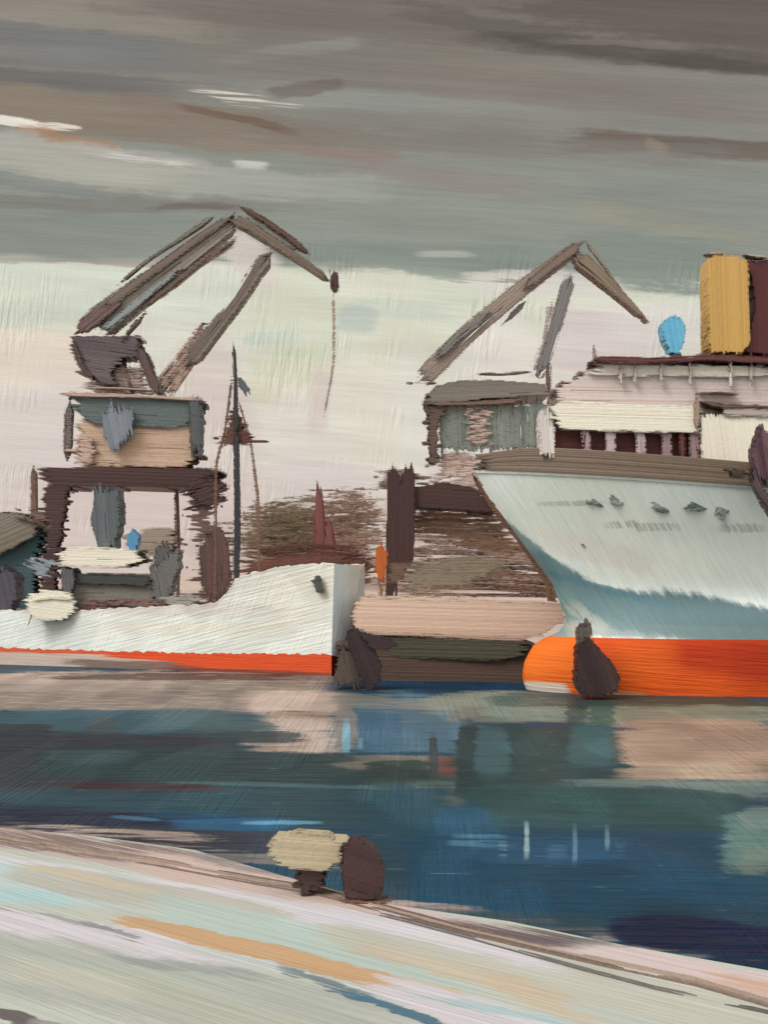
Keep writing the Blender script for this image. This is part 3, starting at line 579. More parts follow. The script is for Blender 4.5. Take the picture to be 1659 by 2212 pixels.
# low brown hedge by the ship's bow
h = MB(); h.fill([(520, 1230), (560, 1206), (640, 1196), (700, 1190), (740, 1200), (800, 1210), (810, 1260), (740, 1270), (520, 1260)], 240, 3, -6, 6, 14, .3, .5, .6); h.fill([(560, 1180), (640, 1170), (780, 1180), (800, 1230), (560, 1230)], 243, 2, 2, 6, 26, .6, .5, .6)
h = h.build('hedge', paint((96, 66, 58), (128, 84, 74))); h['label'] = 'low reddish brown hedge running behind the raised bow of the white ship'; h['category'] = 'hedge'
# mound behind the barge
t = MB(); t.fill([(870, 1250), (905, 1216), (960, 1200), (1040, 1202), (1092, 1208), (1070, 1240), (1000, 1262), (920, 1266), (880, 1275)], 230, 10, 0, 6, 12, .3, .45)
t = t.build('gravel_mound', paint((156, 146, 128), (180, 164, 146))); t['label'] = 'grey-tan gravel mound behind the pinkish barge'; t['category'] = 'mound'
t = MB(); t.fill([(885, 1150), (1010, 1160), (1140, 1180), (1200, 1230), (1240, 1292), (850, 1292), (860, 1240)], 238, 3, 1, 6, 30, .62, .5, .6); t.fill([(1000, 1180), (1140, 1180), (1200, 1240), (1230, 1290), (1060, 1270)], 236, 2, 3, 6, 26, .55, .3, .6)
t = t.build('earth_bank', paint((128, 98, 80), (188, 160, 146))); t['label'] = 'streaky brown earth bank under the right crane, running to the pale green bow'; t['category'] = 'earth bank'
# pale sand hump inside the crane portal
t = MB(); t.fill([(268, 1160), (310, 1140), (370, 1140), (384, 1165), (372, 1200), (290, 1200)], 330, 14, 0, 6, 14, .2, .45)
t = t.build('earth_mound', paint((154, 142, 128), (130, 120, 108))); t['label'] = 'distant olive-grey earth mound seen through the left crane\'s portal'; t['category'] = 'mound'
# shed at the left edge
t = thing('shed', 'dark teal shed with sloping olive-grey roof at the left edge of the far quay', 'shed', P(30, 1375, 170))
MB().fill([(-160, 1160), (30, 1182), (84, 1146), (76, 1290), (60, 1375), (-160, 1375)], 168, 4, 8, 6, 8, .05, .4).build('wall', paint((62, 88, 98), (82, 104, 110)), t)
MB().fill([(-160, 1098), (40, 1106), (86, 1122), (80, 1150), (50, 1168), (0, 1200), (-160, 1230)], 166.5, 6, -24, 6, 9, .15, .4).build('roof', paint((138, 130, 116), (108, 100, 90)), t)
MB().fill([(60, 1095), (98, 1112), (96, 1140), (66, 1128)], 166, 2, 10, 6, 10, .4).build('chimney', BRN, t)
t = MB(); t.fill([(-30, 1240), (14, 1226), (34, 1250), (32, 1300), (6, 1330), (-30, 1350)], 160, 4, 75, 6, 6, .05, .4)
t = t.build('oil_tank', paint((74, 72, 84), (96, 92, 104))); t['label'] = 'dark purple-grey tank beside the teal shed at the left edge'; t['category'] = 'tank'
# orange marker
t = thing('channel_marker', 'narrow orange marker post beside the dark crane leg', 'marker', P(822, 1375, 165))
MB().fill([(812, 1180), (828, 1176), (838, 1200), (834, 1246), (822, 1262), (808, 1240)], 165, .8, 88, 5, 8, .1).build('daymark', paint((214, 112, 48), (180, 96, 56)), t)
MB().stroke([(822, 1250), (826, 1375)], (18, 8), 165.2, .6, 5, .06, .5).build('post', paint((134, 92, 78), (176, 134, 116)), t)
MB().fill([(838, 1218), (894, 1214), (880, 1240), (858, 1262), (838, 1260)], 200, 2, 0, 6, 8, .2).build('crane_buffer', paint((92, 74, 64), (124, 100, 84))).__setitem__('label', 'brown wedge-shaped buffer at the foot of the dark crane leg')
bpy.data.objects['crane_buffer']['category'] = 'buffer'

# ================================================================== LEFT SHIP
t = thing('cargo_ship', 'white ship with raised square bow and thin orange waterline stripe, left of the barge', 'ship', (-22, 143, 0), 'ships moored at the quay')
def Ys(x): return lerp(152.0, 135.4, x / 715)
topl = [(-400, 1322), (0, 1318), (150, 1318), (300, 1312), (420, 1306), (470, 1300), (492, 1280), (508, 1250), (540, 1238), (600, 1226), (650, 1218), (722, 1216)]
botl = [(-400, 1398), (0, 1402), (200, 1408), (400, 1414), (715, 1416)]
def zat(x, y, Yd): return H - (y - HY) * Yd / F
xs = sorted(set([x * 9.0 - 6 for x in range(0, 80)] + [-400, -200, 0, 60, 120, 200, 280, 350, 400, 430, 455, 470, 480, 492, 500, 508, 520, 540, 570, 600, 630, 660, 690, 716]))
def side_rows(xs, tf, bf, nz=8, flare=1.6):
    rows = []
    for i in range(nz + 1):
        f = i / nz; row = []
        for x in xs:
            Yd = Ys(x); y = lerp(bf(x), tf(x), f); y += R.uniform(-2.4, 2.4) * (i in (0, nz))
            pt = P(x + (6 * f if x > 700 else 0), y, Yd); d = -flare * f * f * max(0, 1 - abs(x - 560) / 260) * .35
            row.append((pt.x, pt.y + d, pt.z))
        rows.append(row)
    return rows
near = side_rows(xs, lambda x: pl(topl, x), lambda x: pl(botl, x))
hullw = [(( -14, 10.5), (12, 0), (0, 1.6), (214, 210, 198), .5, .5, .5, 0), ((-9, 9), (5, 2), (-1, 3), (232, 229, 216), .6, .5, .4, 0), ((-32, 7.4), (18, 0), (0, .9), (218, 210, 200), .7, .4, .6, 0), ((-22, 5.0), (12, .2), (0, .8), (228, 224, 210), .6, .5, .5, 0)]
hm = surf_mat('white_hull_paint', 'xz', (230, 235, 229), hullw, 14, .14, 3.4, .16, .8, .42, .07, 68, off=(-22, 0))
mb = MB(); mb.grid(near)
# far bow face turned to the right, and the hidden far side
fx = lambda f: (lerp(722, 778, f ** .8) if True else 0)
st = [near[i][-1] for i in range(9)]
bow = []
for i in range(9):
    f = i / 8; a = Vector(st[i]); b = P(lerp(732, 779, f ** .7), lerp(1418, 1232, f), lerp(136.3, 138.2, f))
    bow.append([a, a.lerp(b, .5) + Vector((.25 * f, -.2, .1 * f)), b])
mf = MB(); mf.grid(bow)
far = []
for i in range(9):
    f = i / 8; far.append([bow[i][2]] + [Vector(near[i][j]) + Vector((4.6, 12.5, 0)) * (1 if j > 2 else .9) for j in range(len(xs) - 3, -1, -1)])
mb.grid(far)
hull = mb.build('hull', hm, t, smooth=False)
mf.build('bow_plate', surf_mat('bow_plate_paint', 'xz', (212, 226, 230), [((-3.2, 9), (.9, 0), (0, 3), (206, 208, 200), .7, .4, .5, 0)], 84, .2, 3, .12, .7, .45, .16, off=(-22, 0)), t, 'pale blue-grey bow face', smooth=True)
# deck
dk = MB(); top = near[-1]; ft = far[-1][1:][::-1]
n_ = len(ft); dk.grid([[Vector(q) - Vector((0, 0, .25)) for q in top[:n_]], [Vector(q) - Vector((0, 0, .25)) for q in ft]])
dk.grid([[Vector(top[-3]) - Vector((0, 0, .25)), Vector(top[-1]) - Vector((0, 0, .25))], [Vector(ft[-1]) - Vector((0, 0, .25)), Vector(bow[-1][2]) - Vector((0, 0, .25))]])
dk.build('deck', paint((150, 122, 112), (190, 168, 158)), t)
# orange waterline
wl = MB(); rows = []
for i in range(4):
    f = i / 3; row = []
    for x in xs:
        Yd = Ys(x); pb = Vector((P(x, 0, Yd).x, Yd + .0, -.6)); pt = P(x, pl(botl, x) + R.uniform(-2.5, 2.5) * (i == 3) - 3, Yd)
        q = pb.lerp(pt, f); row.append((q.x, q.y - .05, q.z))
    rows.append(row)
wl.grid(rows); wl.grid([[Vector(rows[i][-1]), P(735, 1460 - 44 * i / 3, 138.2) if i else Vector((-5.0, 138.2, -.6))] for i in range(4)])
OM = surf_mat('orange_stripe_paint', 'xz', (220, 84, 38), [((-44, .6), (18, -.2), (0, 1.3), (202, 184, 172), 1, .25, .6, .0), ((-41, 1.9), (10, 0), (0, .3), (222, 96, 58), 1, .3, .7, .0), ((-31, .4), (8, 0), (0, .6), (104, 80, 70), .8, .4, .7, .0), ((-27, 1.55), (7, -.2), (0, .45), (224, 82, 40), 1, .3, .6, 0), ((-16, .05), (10, 0), (0, .35), (96, 66, 56), .8, .4, .6, 0)], 0, .2, 4, .1, .7, .42, .1, off=(-22, 0), g=(1, 2.5))
wl.build('waterline_stripe', OM, t)
# anchor on the bow
Ya = Ys(683) - 1.1
MB().fill([(670, 1252), (684, 1242), (696, 1248), (692, 1264), (698, 1276), (684, 1282), (680, 1268)], Ya, .6, 30, 5, 6, .2).build('anchor', paint((96, 104, 98), (66, 72, 70)), t)
# deckhouse (starboard deck level)
Yd = 150
dh = MB().fill([(150, 1238), (330, 1242), (334, 1300), (322, 1318), (160, 1318), (150, 1290)], Yd, 9, 1, 6, 6, .05, .5).build('deckhouse', paint((112, 112, 108), (138, 134, 126)), t)
MB().fill([(158, 1240), (322, 1244), (320, 1266), (160, 1262)], Yd - .5, .5, 2, 5, 5, .05).build('window_band', paint((56, 60, 60), (76, 78, 76)), dh)
MB().fill([(144, 1180), (240, 1184), (300, 1190), (304, 1206), (276, 1224), (200, 1226), (138, 1222), (126, 1204)], Yd - 1, 10, 2, 6, 9, .05, .35).build('bridge_roof', CRM, t)
MB().fill([(130, 1222), (158, 1226), (160, 1262), (150, 1290), (132, 1282)], Yd - 1.2, 4, 85, 6, 6, .1).build('bulkhead', paint((112, 112, 114), (78, 80, 84)), t)
MB().fill([(322, 1230), (348, 1210), (384, 1182), (382, 1240), (360, 1300), (330, 1298)], Yd - .2, 4, 75, 6, 6, .2).build('bulkhead', paint((104, 106, 110), (128, 124, 120)), t)
MB().fill([(204, 1050), (252, 1054), (258, 1110), (250, 1165), (234, 1196), (212, 1190), (196, 1130)], Yd + 1, 4, 86, 6, 8, .1, .4).build('funnel', paint((86, 94, 100), (116, 122, 124)), t)
MB().fill([(274, 1152), (290, 1146), (300, 1160), (296, 1180), (284, 1194), (272, 1176)], Yd - 1, 2.0, 75, 5, 4).build('ventilator', paint((72, 138, 184), (104, 160, 196)), t, 'bright blue ventilator')
MB().fill([(62, 1205), (84, 1212), (108, 1208), (112, 1232), (92, 1250), (72, 1240)], Yd - .5, 1.5, 20, 5, 14, .3).build('winch', paint((176, 186, 190), (124, 130, 140)), t)
m = MB(); m.fill([(165, 1288), (450, 1300), (430, 1318), (160, 1320)], Yd - 2, 2, 2, 5, 16, .6, .5); m.build('rail', paint((86, 52, 50), (168, 138, 130)), t)
MB().fill([(350, 1292), (410, 1282), (430, 1298), (400, 1312), (360, 1310)], Yd - 3, 1.5, 0, 5, 10, .3).build('hatch', paint((148, 152, 144), (176, 172, 164)), t)
t = thing('lifeboat', 'cream rounded lifeboat hanging over the rail of the white ship', 'lifeboat', P(105, 1318, 148))
MB().fill([(52, 1300), (62, 1284), (100, 1276), (158, 1282), (166, 1310), (150, 1332), (110, 1342), (72, 1336), (54, 1322)], 147.6, 1.8, 8, 6, 7, .02, .3).build('boat_hull', CRM, t)
MB().stroke([(60, 1300), (110, 1290), (160, 1296)], 7, 147.4, .4, 4, .04).build('gunwale', paint((246, 238, 214), (214, 200, 176)), t)
MB().stroke([(64, 1330), (60, 1344)], 5, 147.6, .6, 4, .04).build('keel', CRM, t)

# ================================================================== BARGE
t = thing('barge', 'low barge with flat pinkish-tan cargo and dark green-brown hull between the two ships', 'barge', P(930, 1470, 130))
MB().fill([(728, 1392), (790, 1376), (1145, 1386), (1160, 1400), (1146, 1480), (1100, 1490), (740, 1480)], 131, 9, 1.5, 6, 7, .02, .35, .25, Y1=127.5).build('hull', paint((92, 66, 56), (78, 68, 58)), t)
MB().fill([(800, 1374), (1135, 1386), (1138, 1410), (1090, 1428), (880, 1424), (800, 1410)], 130.5, .6, 1.5, 6, 12, .1, .35, .25, Y1=127).build('rubbing_strake', paint((70, 70, 54), (86, 76, 60)), t, 'dark green band along the hull')
MB().fill([(762, 1318), (776, 1296), (800, 1290), (1000, 1296), (1222, 1304), (1218, 1340), (1190, 1362), (1140, 1380), (960, 1374), (800, 1370), (760, 1350)], 131.5, 8, 1.5, 6, 6, .02, .4, .45, Y1=128.5).build('cargo', paint((222, 192, 172), (206, 172, 150)), t)
MB().stroke([(790, 1368), (960, 1374), (1140, 1382)], 8, 130.2, .5, 4, .04, .2, Y1=127.2).build('gunwale', paint((206, 180, 164), (156, 118, 98)), t)

# ================================================================== MOORING DOLPHINS
t = thing('mooring_dolphin', 'dark leaning timber dolphin with a short side arm, beside the white ship\'s bow', 'dolphin', P(800, 1492, 119.5), 'dark mooring dolphins in the water')
MB().fill([(748, 1364), (768, 1356), (792, 1372), (808, 1404), (826, 1440), (818, 1470), (802, 1498), (786, 1486), (768, 1440), (752, 1400)], 119, 1.8, 68, 6, 4, 0, .3).build('pile', paint((54, 42, 46), (72, 56, 58)), t)
MB().fill([(776, 1366), (815, 1374), (852, 1382), (858, 1394), (838, 1404), (800, 1402)], 118.6, 1.6, 12, 6, 4, 0, .3).build('arm', paint((58, 46, 50), (74, 60, 60)), t)
MB().fill([(742, 1396), (762, 1410), (778, 1466), (770, 1480), (720, 1478), (722, 1455), (734, 1420)], 120.4, 2, 80, 6, 8, .1).build('fender', paint((84, 72, 66), (106, 94, 86)), t)
t = thing('mooring_dolphin', 'broad dark cone-shaped dolphin in front of the orange lower hull', 'dolphin', P(1290, 1500, 111), 'dark mooring dolphins in the water')
MB().fill([(1250, 1388), (1272, 1376), (1296, 1400), (1330, 1440), (1342, 1470), (1330, 1492), (1296, 1508), (1262, 1504), (1246, 1480)], 110.4, 3, 72, 6, 5, .02, .35).build('pile', paint((56, 42, 44), (84, 62, 60)), t)
MB().fill([(1248, 1346), (1276, 1350), (1284, 1386), (1272, 1410), (1250, 1410)], 110.8, 1.6, 84, 6, 9, .2).build('cap', paint((86, 76, 70), (112, 102, 94)), t)

# ================================================================== RIGHT SHIP
t = thing('passenger_ship', 'large pale green-grey ship with raked bow, orange lower hull and yellow funnel', 'ship', (30, 118, 0), 'ships moored at the quay')
Yc = 120.0
SC = Yc / F
def zx(px): return (px - CX) * SC
# stem profile on the centre plane: height -> x
stem = [(-1.0, zx(1150)), (0.3, zx(1134)), (1.5, zx(1128)), (3.0, zx(1134)), (4.4, zx(1152)), (5.2, zx(1176)), (5.6, zx(1205)), (7.0, zx(1226)), (9.0, zx(1208)), (11.0, zx(1192)), (13.0, zx(1160)), (16.0, zx(1112)), (18.5, zx(1072)), (21.8, zx(1028)), (22.4, zx(1022))]
def zdeck(x): return 21.9 - max(0, x - zx(1022)) * .088
def half(x, z):
    x0 = pl(stem, z); d = max(0, x - x0)
    bm = pl([(-1, 7.4), (5.5, 7.5), (9, 7.9), (14, 8.6), (22, 10.2)], z); L = pl([(-1, 14), (5.5, 14), (9, 18), (14, 16), (22, 12)], z)
    t_ = min(1, max(0, (z - 5.0) / 5)); t_ = t_ * t_ * (3 - 2 * t_)
    return lerp(bm * (1 - math.exp(-(math.sqrt(d) * .16 + d / 14))), bm * (1 - math.exp(-d / L)) + min(.5, d * .5), t_)
ds = [0, .1, .25, .45, .7, 1.1, 1.5, 2, 2.6, 3.3, 4, 5, 6, 7.5, 9, 11, 13, 15, 17, 19, 21, 24, 27, 30, 34, 40, 55, 75, 95]
def hull_rows(zs, sgn):
    rows = []
    for i, z in enumerate(zs):
        row = []
        for d in ds:
            x = pl(stem, min(z, 22.3)) + d; zz = z
            if z > 7: zz = 7 + (z - 7) * (zdeck(x) - 7) / (22 - 7)
            row.append((x, Yc - sgn * half(x, z), zz))
        rows.append(row)
    return rows
zu = [5.35, 5.8, 6.4, 7, 8, 9, 10, 11, 12, 13, 14.5, 16, 17.5, 19, 20.5, 22]
zl = [-1, 0, .6, 1.3, 2, 2.8, 3.6, 4.4, 5.0, 5.38]
def HS(x, y, hl, hh, c, op=.9, soft=.3, rag=.4, dry=0, ang=0, Yr=113.5):
    a = math.radians(-ang); p0 = P(x, y, Yr); s_ = Yr / F
    return ((p0.x, p0.z), (math.cos(a) * hl * s_, math.sin(a) * hl * s_), (-math.sin(a) * hh * s_, math.cos(a) * hh * s_), c, op, soft, rag, dry)
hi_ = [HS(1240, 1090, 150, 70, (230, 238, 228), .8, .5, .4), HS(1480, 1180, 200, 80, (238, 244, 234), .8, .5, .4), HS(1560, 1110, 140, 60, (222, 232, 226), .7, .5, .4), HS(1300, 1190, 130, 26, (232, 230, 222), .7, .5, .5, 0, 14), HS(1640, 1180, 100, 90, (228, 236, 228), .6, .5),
      # teal shade under the bow flare, painted into the hull colour
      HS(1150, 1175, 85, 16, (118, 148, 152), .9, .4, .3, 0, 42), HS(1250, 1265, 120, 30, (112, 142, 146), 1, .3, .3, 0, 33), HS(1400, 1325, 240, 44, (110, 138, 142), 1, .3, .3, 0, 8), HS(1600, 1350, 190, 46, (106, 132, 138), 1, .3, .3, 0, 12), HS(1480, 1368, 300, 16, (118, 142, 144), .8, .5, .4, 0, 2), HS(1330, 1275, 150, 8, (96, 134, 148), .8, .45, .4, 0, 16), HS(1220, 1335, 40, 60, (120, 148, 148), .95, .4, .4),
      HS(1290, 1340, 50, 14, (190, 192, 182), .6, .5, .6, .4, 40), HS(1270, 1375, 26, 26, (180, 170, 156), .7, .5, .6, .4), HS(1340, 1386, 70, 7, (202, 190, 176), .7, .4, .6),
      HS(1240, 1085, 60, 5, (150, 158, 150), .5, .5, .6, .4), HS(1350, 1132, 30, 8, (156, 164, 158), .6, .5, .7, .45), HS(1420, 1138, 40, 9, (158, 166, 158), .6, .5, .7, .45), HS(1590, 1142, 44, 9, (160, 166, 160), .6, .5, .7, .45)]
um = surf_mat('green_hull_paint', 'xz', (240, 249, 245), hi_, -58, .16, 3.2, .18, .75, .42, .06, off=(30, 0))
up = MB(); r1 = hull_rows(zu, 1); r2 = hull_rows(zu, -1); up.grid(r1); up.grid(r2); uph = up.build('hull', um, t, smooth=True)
li = [HS(1190, 1430, 70, 60, (232, 116, 40), .9, .7, .5, 0, 0, 118), HS(1580, 1412, 240, 36, (184, 56, 30), .9, .95, .5, 0, 3), HS(1620, 1440, 120, 40, (190, 62, 32), .6, 1, .5, 0, 10), HS(1500, 1490, 260, 26, (226, 92, 34), .8, .5, .4, 0, 3), HS(1400, 1430, 60, 40, (228, 102, 36), .8, .95), HS(1170, 1488, 52, 16, (214, 200, 186), 1, .25, .5, 0, 0, 119), HS(1340, 1500, 60, 6, (200, 150, 110), .8, .4, .6, 0, 6), HS(1660, 1440, 70, 60, (170, 50, 30), .5, 1.0)]
lm = surf_mat('orange_hull_paint', 'xz', (224, 94, 36), li, -3, .12, 3.0, .2, .8, .7, .16, spec=.15, off=(30, 0), g=(1, 2))
lw = MB(); lw.grid([[(q[0], q[1] - .04, q[2]) for q in r] for r in hull_rows(zl, 1)]); lw.grid([[(q[0], q[1] + .04, q[2]) for q in r] for r in hull_rows(zl, -1)]); lw.build('lower_hull', lm, t, 'orange and red lower hull', smooth=True)
dk = MB(); a = [Vector(q) - Vector((0, 0, .3)) for q in r1[-1]]; b = [Vector(q) - Vector((0, 0, .3)) for q in r2[-1]]; dk.grid([a, b]); dk.build('deck', paint((140, 120, 104), (168, 148, 134)), t)
# brown bulwark following the deck edge, near and far side
def bulwark(sgn):
    mb = MB()
    for j in range(13):
        pts = []; hw = []; e0 = R.uniform(-.3, .5)
        for i in range(26):
            x = zx(1012) + 2.45 * i + (e0 if i == 0 else 0); b_ = half(max(x, pl(stem, 22) + .05), 22)
            zt = zdeck(x) + .1 + j * .178 * pl([(0, .55), (6, 1.0), (30, .85)], x - zx(1012))
            if i > 23 and R.random() < .3: break
            pts.append(Vector((x, Yc - sgn * b_ - .1, zt))); hw.append(.14)
        mb.prism(pts, hw, Vector((0, 0, 1)), -.04 - .05 * R.random(), .5, R.uniform(.2, .8))
    return mb
bulwark(1).build('bulwark', paint((98, 84, 68), (124, 106, 92)), t)
bulwark(-1).build('bulwark', paint((98, 84, 68), (124, 106, 92)), t)
# marks and portholes on the side, sitting on the plating
def on_hull(px, py):
    Yd = 112.0
    for _ in range(12):
        q = P(px, py, Yd); z = q.z; zz = 7 + (z - 7) * 15 / (zdeck(q.x) - 7) if z > 7 else z
        Yd = Yc - half(q.x, min(22, zz))
    return Yd
for (px, py, rw, rh, an) in ((1290, 1086, 24, 7, 10), (1334, 1080, 18, 12, 20), (1430, 1097, 20, 11, 22), (1506, 1092, 18, 13, 15), (1562, 1101, 17, 13, -38), (1260, 1178, 7, 5, 0)):
    a = math.radians(an); poly = [(px + math.cos(q) * rw * math.cos(a) - math.sin(q) * rh * math.sin(a), py + math.cos(q) * rw * math.sin(a) + math.sin(q) * rh * math.cos(a)) for q in [i * math.pi / 6 for i in range(12)]]
    mb = MB().fill(poly, on_hull(px, py) - .06, .5, an - 25, 5, 5, .15, .5, .7)
    mb.build('porthole', paint((150, 158, 152), (84, 96, 92)), uph)
# superstructure
YS = 115.5
dh = MB().fill([(1196, 925), (1512, 930), (1512, 1026), (1196, 996)], YS, 9, 0, 6, 5, .02, .3, .5).build('deckhouse', paint((82, 42, 42), (112, 60, 52)), t, 'dark maroon recessed window band')
for px, w_, c in ((1266, 20, 0), (1318, 24, 1), (1384, 22, 1), (1440, 22, 0), (1474, 14, 2), (1500, 24, 0)):
    MB().fill([(px - w_ / 2, 926), (px + w_ / 2, 926), (px + w_ / 2 + 2, 1008 + (px - 1266) * .08), (px - w_ / 2 + 4, 1002 + (px - 1266) * .08)], YS - .9, .8, 88, 5, 8, .2, .45, .5).build('pillar', [paint((176, 152, 158), (140, 112, 118)), paint((206, 190, 194), (168, 144, 150)), paint((110, 66, 62), (90, 52, 52))][c], dh)
MB().fill([(1190, 878), (1215, 868), (1512, 880), (1512, 932), (1400, 934), (1210, 926)], YS - 1.2, 11, 1.5, 6, 6, .02, .35, .4).build('balcony', CRM, t)
MB().fill([(1166, 884), (1192, 880), (1200, 930), (1198, 984), (1168, 988)], YS - .8, 2.5, 86, 6, 8, .1, .4, .5).build('end_panel', WHT, t)
MB().fill([(1516, 898), (1800, 890), (1800, 1030), (1600, 1022), (1520, 1012)], YS - 1.4, 11, 82, 6, 5, .02, .35, .4).build('side_wall', CRM, t)
MB().fill([(1700, 780), (2100, 780), (2100, 1020), (1800, 1020), (1700, 900)], YS, 9, 0, 8, 5, 0, .35, .4).build('side_wall', CRM, t)
m = MB().fill([(1200, 838), (1290, 790), (1700, 792), (1700, 900), (1515, 892), (1210, 876)], YS + .6, 8, 1, 6, 10, .05, .4, .6); m.build('upper_deckhouse', paint((214, 200, 196), (192, 172, 170)), t)
m = MB().fill([(1285, 786), (1660, 790), (1662, 812), (1285, 812)], YS + .2, 1, 1, 6, 14, .1, .3, .6); m.build('railing', paint((232, 224, 208), (196, 178, 176)), t)
MB().stroke([(1280, 776), (1400, 778), (1530, 772), (1760, 782)], 15, YS - .6, 10, 5, .01, .15, .4).build('upper_roof', paint((86, 44, 46), (118, 78, 74)), t)
MB().stroke([(1284, 748), (1286, 778)], 9, YS, .6, 4, .1, .3).build('post', paint((120, 88, 86), (176, 150, 146)), t)
MB().stroke([(1506, 846), (1508, 936)], 15, YS - 1.6, .8, 5, .06, .2).build('post', paint((150, 128, 112), (190, 172, 156)), t)
for px in (1342, 1372, 1430, 1492, 1580, 1624):
    MB().stroke([(px, 786), (px + 1, 826)], 9, YS - .1, .5, 4.5, .1, .3).build('post', paint((238, 230, 220), (150, 124, 122)), t)
m = MB(); m.stroke([(1516, 868), (1560, 878), (1640, 878), (1720, 884)], 10, YS - 1.7, 4, 4.5, .02, .2); m.stroke([(1500, 852), (1570, 846), (1600, 852)], 6, YS - .4, 2, 4, .05, .4); m.build('awning', paint((88, 68, 58), (140, 116, 104)), t)
m = MB(); m.fill([(1560, 880), (1700, 884), (1700, 902), (1560, 898)], YS - 1.6, 3, 1, 6, 6, .1); m.build('canopy', paint((176, 164, 154), (196, 180, 170)), t)
# funnel: an oval tube, yellow with a dark maroon after half
Yf = 118
def funnel(x0, x1, ytop, ybot, name, mm, lab):
    return MB().fill([(x0 + 8, ytop + 6), (x0 + 22, ytop), (x1 - 20, ytop + 2), (x1, ytop + 14), (x1 + 2, ybot - 20), (x1 - 14, ybot), (x0 + 16, ybot), (x0 + 8, ybot - 12)], Yf - 2, 3.2, 88, 6, 2, .0, .4, .5).build(name, mm, t, lab)
fn = funnel(1524, 1618, 549, 764, 'funnel', paint((212, 170, 98), (186, 148, 86), .5), 'ochre yellow funnel')
MB().fill([(1606, 562), (1720, 556), (1720, 780), (1606, 760), (1622, 720), (1636, 660), (1626, 600)], Yf - 1.4, 5, 88, 6, 2.5, .0, .35, .4).build('funnel_casing', paint((84, 42, 44), (104, 54, 52)), t, 'dark maroon casing behind the yellow funnel')
MB().stroke([(1522, 548), (1580, 545), (1660, 556)], 6, Yf - 1.8, 4, 4, .03, .3).build('funnel_rim', paint((160, 130, 110), (196, 176, 150)), fn)
MB().fill([(1430, 708), (1436, 692), (1450, 683), (1468, 684), (1480, 698), (1481, 724), (1476, 750), (1464, 766), (1452, 764), (1444, 744), (1434, 728)], YS - .2, 2.2, 80, 5.5, 3, 0, .35, .5).build('radar_dome', paint((84, 170, 212), (134, 198, 222), .4), t, 'sky-blue radar dome on the upper roof')
m = MB(); m.stroke([(1462, 764), (1466, 776)], 22, YS, 1.2, 5, .05); m.build('dome_foot', paint((110, 140, 156), (86, 70, 74)), t)
# davit at the right edge
m = MB().fill([(1640, 930), (1646, 918), (1662, 934), (1690, 960), (1690, 1060), (1650, 1040), (1628, 1010), (1630, 960)], 107.4, 1.4, 80, 5.5, 8, .15, .5, .6)
m.build('davit', paint((118, 90, 98), (76, 52, 58)), t, 'dark purple davit at the right edge')
MB().stroke([(1622, 1010), (1650, 1070), (1690, 1130)], (20, 26), 107.2, 1, 5, .04, .2).build('davit_arm', paint((104, 88, 90), (70, 54, 54)), t)
MB().fill([(1574, 1022), (1586, 1012), (1612, 1020), (1608, 1032), (1580, 1030)], 108.6, .8, 10, 4.5, 6, .2).build('fairlead', paint((60, 52, 46), (96, 84, 72)), t)

# ================================================================== NEAR QUAY THINGS
def yq(y): return (H - ZQ) * F / (y - HY)
t = thing('bollard', 'pale cream oval-topped bollard on a dark foot, left one at the near quay edge', 'bollard', P(672, 1934, yq(1934)), 'mooring bollards on the near quay')
Yb = yq(1934)
MB().fill([(578, 1832), (596, 1812), (650, 1804), (716, 1808), (740, 1830), (736, 1860), (704, 1882), (660, 1880), (618, 1874), (590, 1858)], Yb - .4, 1.0, 4, 6, 7, .02, .4, .5).build('head', paint((196, 182, 152), (172, 160, 136), .5, 6), t)
MB().fill([(642, 1872), (706, 1876), (702, 1900), (690, 1918), (676, 1916), (668, 1934), (650, 1934), (646, 1900)], Yb - .15, .6, 0, 5.5, 6, .15).build('stem', paint((58, 42, 44), (84, 64, 62), .5, 6), t)
Yb = yq(1946)
t = thing('bollard', 'dark maroon-brown dome-shaped bollard, right one at the near quay edge', 'bollard', P(785, 1948, Yb), 'mooring bollards on the near quay')
MB().fill([(738, 1832), (760, 1816), (792, 1822), (818, 1846), (832, 1880), (826, 1930), (812, 1944), (744, 1942), (736, 1900)], Yb - .3, .9, 20, 6, 3, .03, .35, .4).build('body', paint((62, 44, 46), (82, 58, 56), .4, 6), t)
MB().stroke([(732, 1944), (790, 1950), (846, 1948)], 10, Yb - .35, 1.1, 4.5, .05, .4).build('base_plate', paint((96, 68, 56), (150, 120, 102), .5, 6), t)

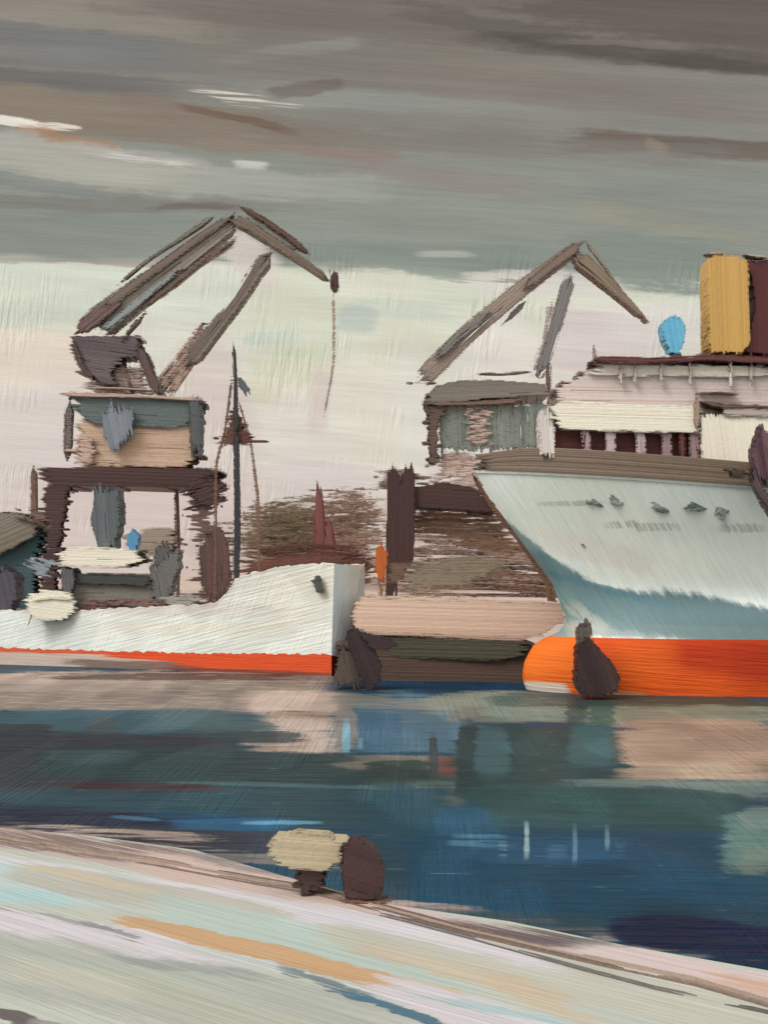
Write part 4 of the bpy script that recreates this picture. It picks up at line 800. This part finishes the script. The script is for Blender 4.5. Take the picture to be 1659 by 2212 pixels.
# crane rails / mooring hose along the quay
def rail(path, w, label, c, c2, h=.05, dry=.3, name='quay_rail', n=None):
    pts3 = []
    mb = MB(); n = n or max(2, round(w / 5))
    for j in range(n):
        o = (j + .5) / n - .5; pts = []; hw = []
        i0 = 0
        P3 = []
        for (x, y) in path:
            a = q2(x, y + o * w); P3.append(Vector((a[0], a[1], ZQ + .01)))
        # resample with small breaks
        dense = []
        for a, b in zip(P3, P3[1:]):
            for s_ in range(8): dense.append(a.lerp(b, s_ / 8))
        dense.append(P3[-1]); i = 0
        while i < len(dense) - 2:
            L_ = R.randint(10, 40); seg = dense[i:i + L_]
            if len(seg) > 2:
                b0 = len(mb.v); tint = R.random(); hh = w / n * .013 * .55
                for ii, q in enumerate(seg):
                    s2 = .3 if ii in (0, len(seg) - 1) else R.uniform(.8, 1.1)
                    oy = R.uniform(-.01, .01)
                    for dy, dz in ((-1, 0), (0, 1), (1, 0)): mb.v.append((q.x, q.y + dy * hh * 1.5 * s2 + oy, q.z + (dz * h * s2 if dz else -.05)))
                for ii in range(len(seg) - 1):
                    for jj in range(3):
                        a = b0 + ii * 3 + jj; b = b0 + ii * 3 + (jj + 1) % 3; mb.f.append((a, b, b + 3, a + 3)); mb.t.append(tint)
            i += L_ - 1 + (R.randint(0, 3) if R.random() < dry else 0)
    o = mb.build(name, paint(c, c2, .5, 6)); o['label'] = label; o['category'] = 'rail' if 'rail' in name else 'hose'
    return o
rail([(-300, 1776), (0, 1812), (180, 1840), (330, 1862), (560, 1905), (680, 1925), (820, 1962), (1000, 2010), (1300, 2080), (1500, 2122), (1659, 2168), (2100, 2290)], 20, 'dark brown rail running along the full length of the near quay edge', (98, 82, 74), (158, 138, 124), .05, .7)
rail([(820, 1975), (1000, 2022), (1250, 2092), (1420, 2136), (1659, 2188), (2000, 2280)], 10, 'thin dark slate cable laid beside the rail at the lower right', (76, 74, 74), (110, 104, 100), .04, .6, 'quay_cable')
bpy.data.objects['quay_cable']['category'] = 'cable'
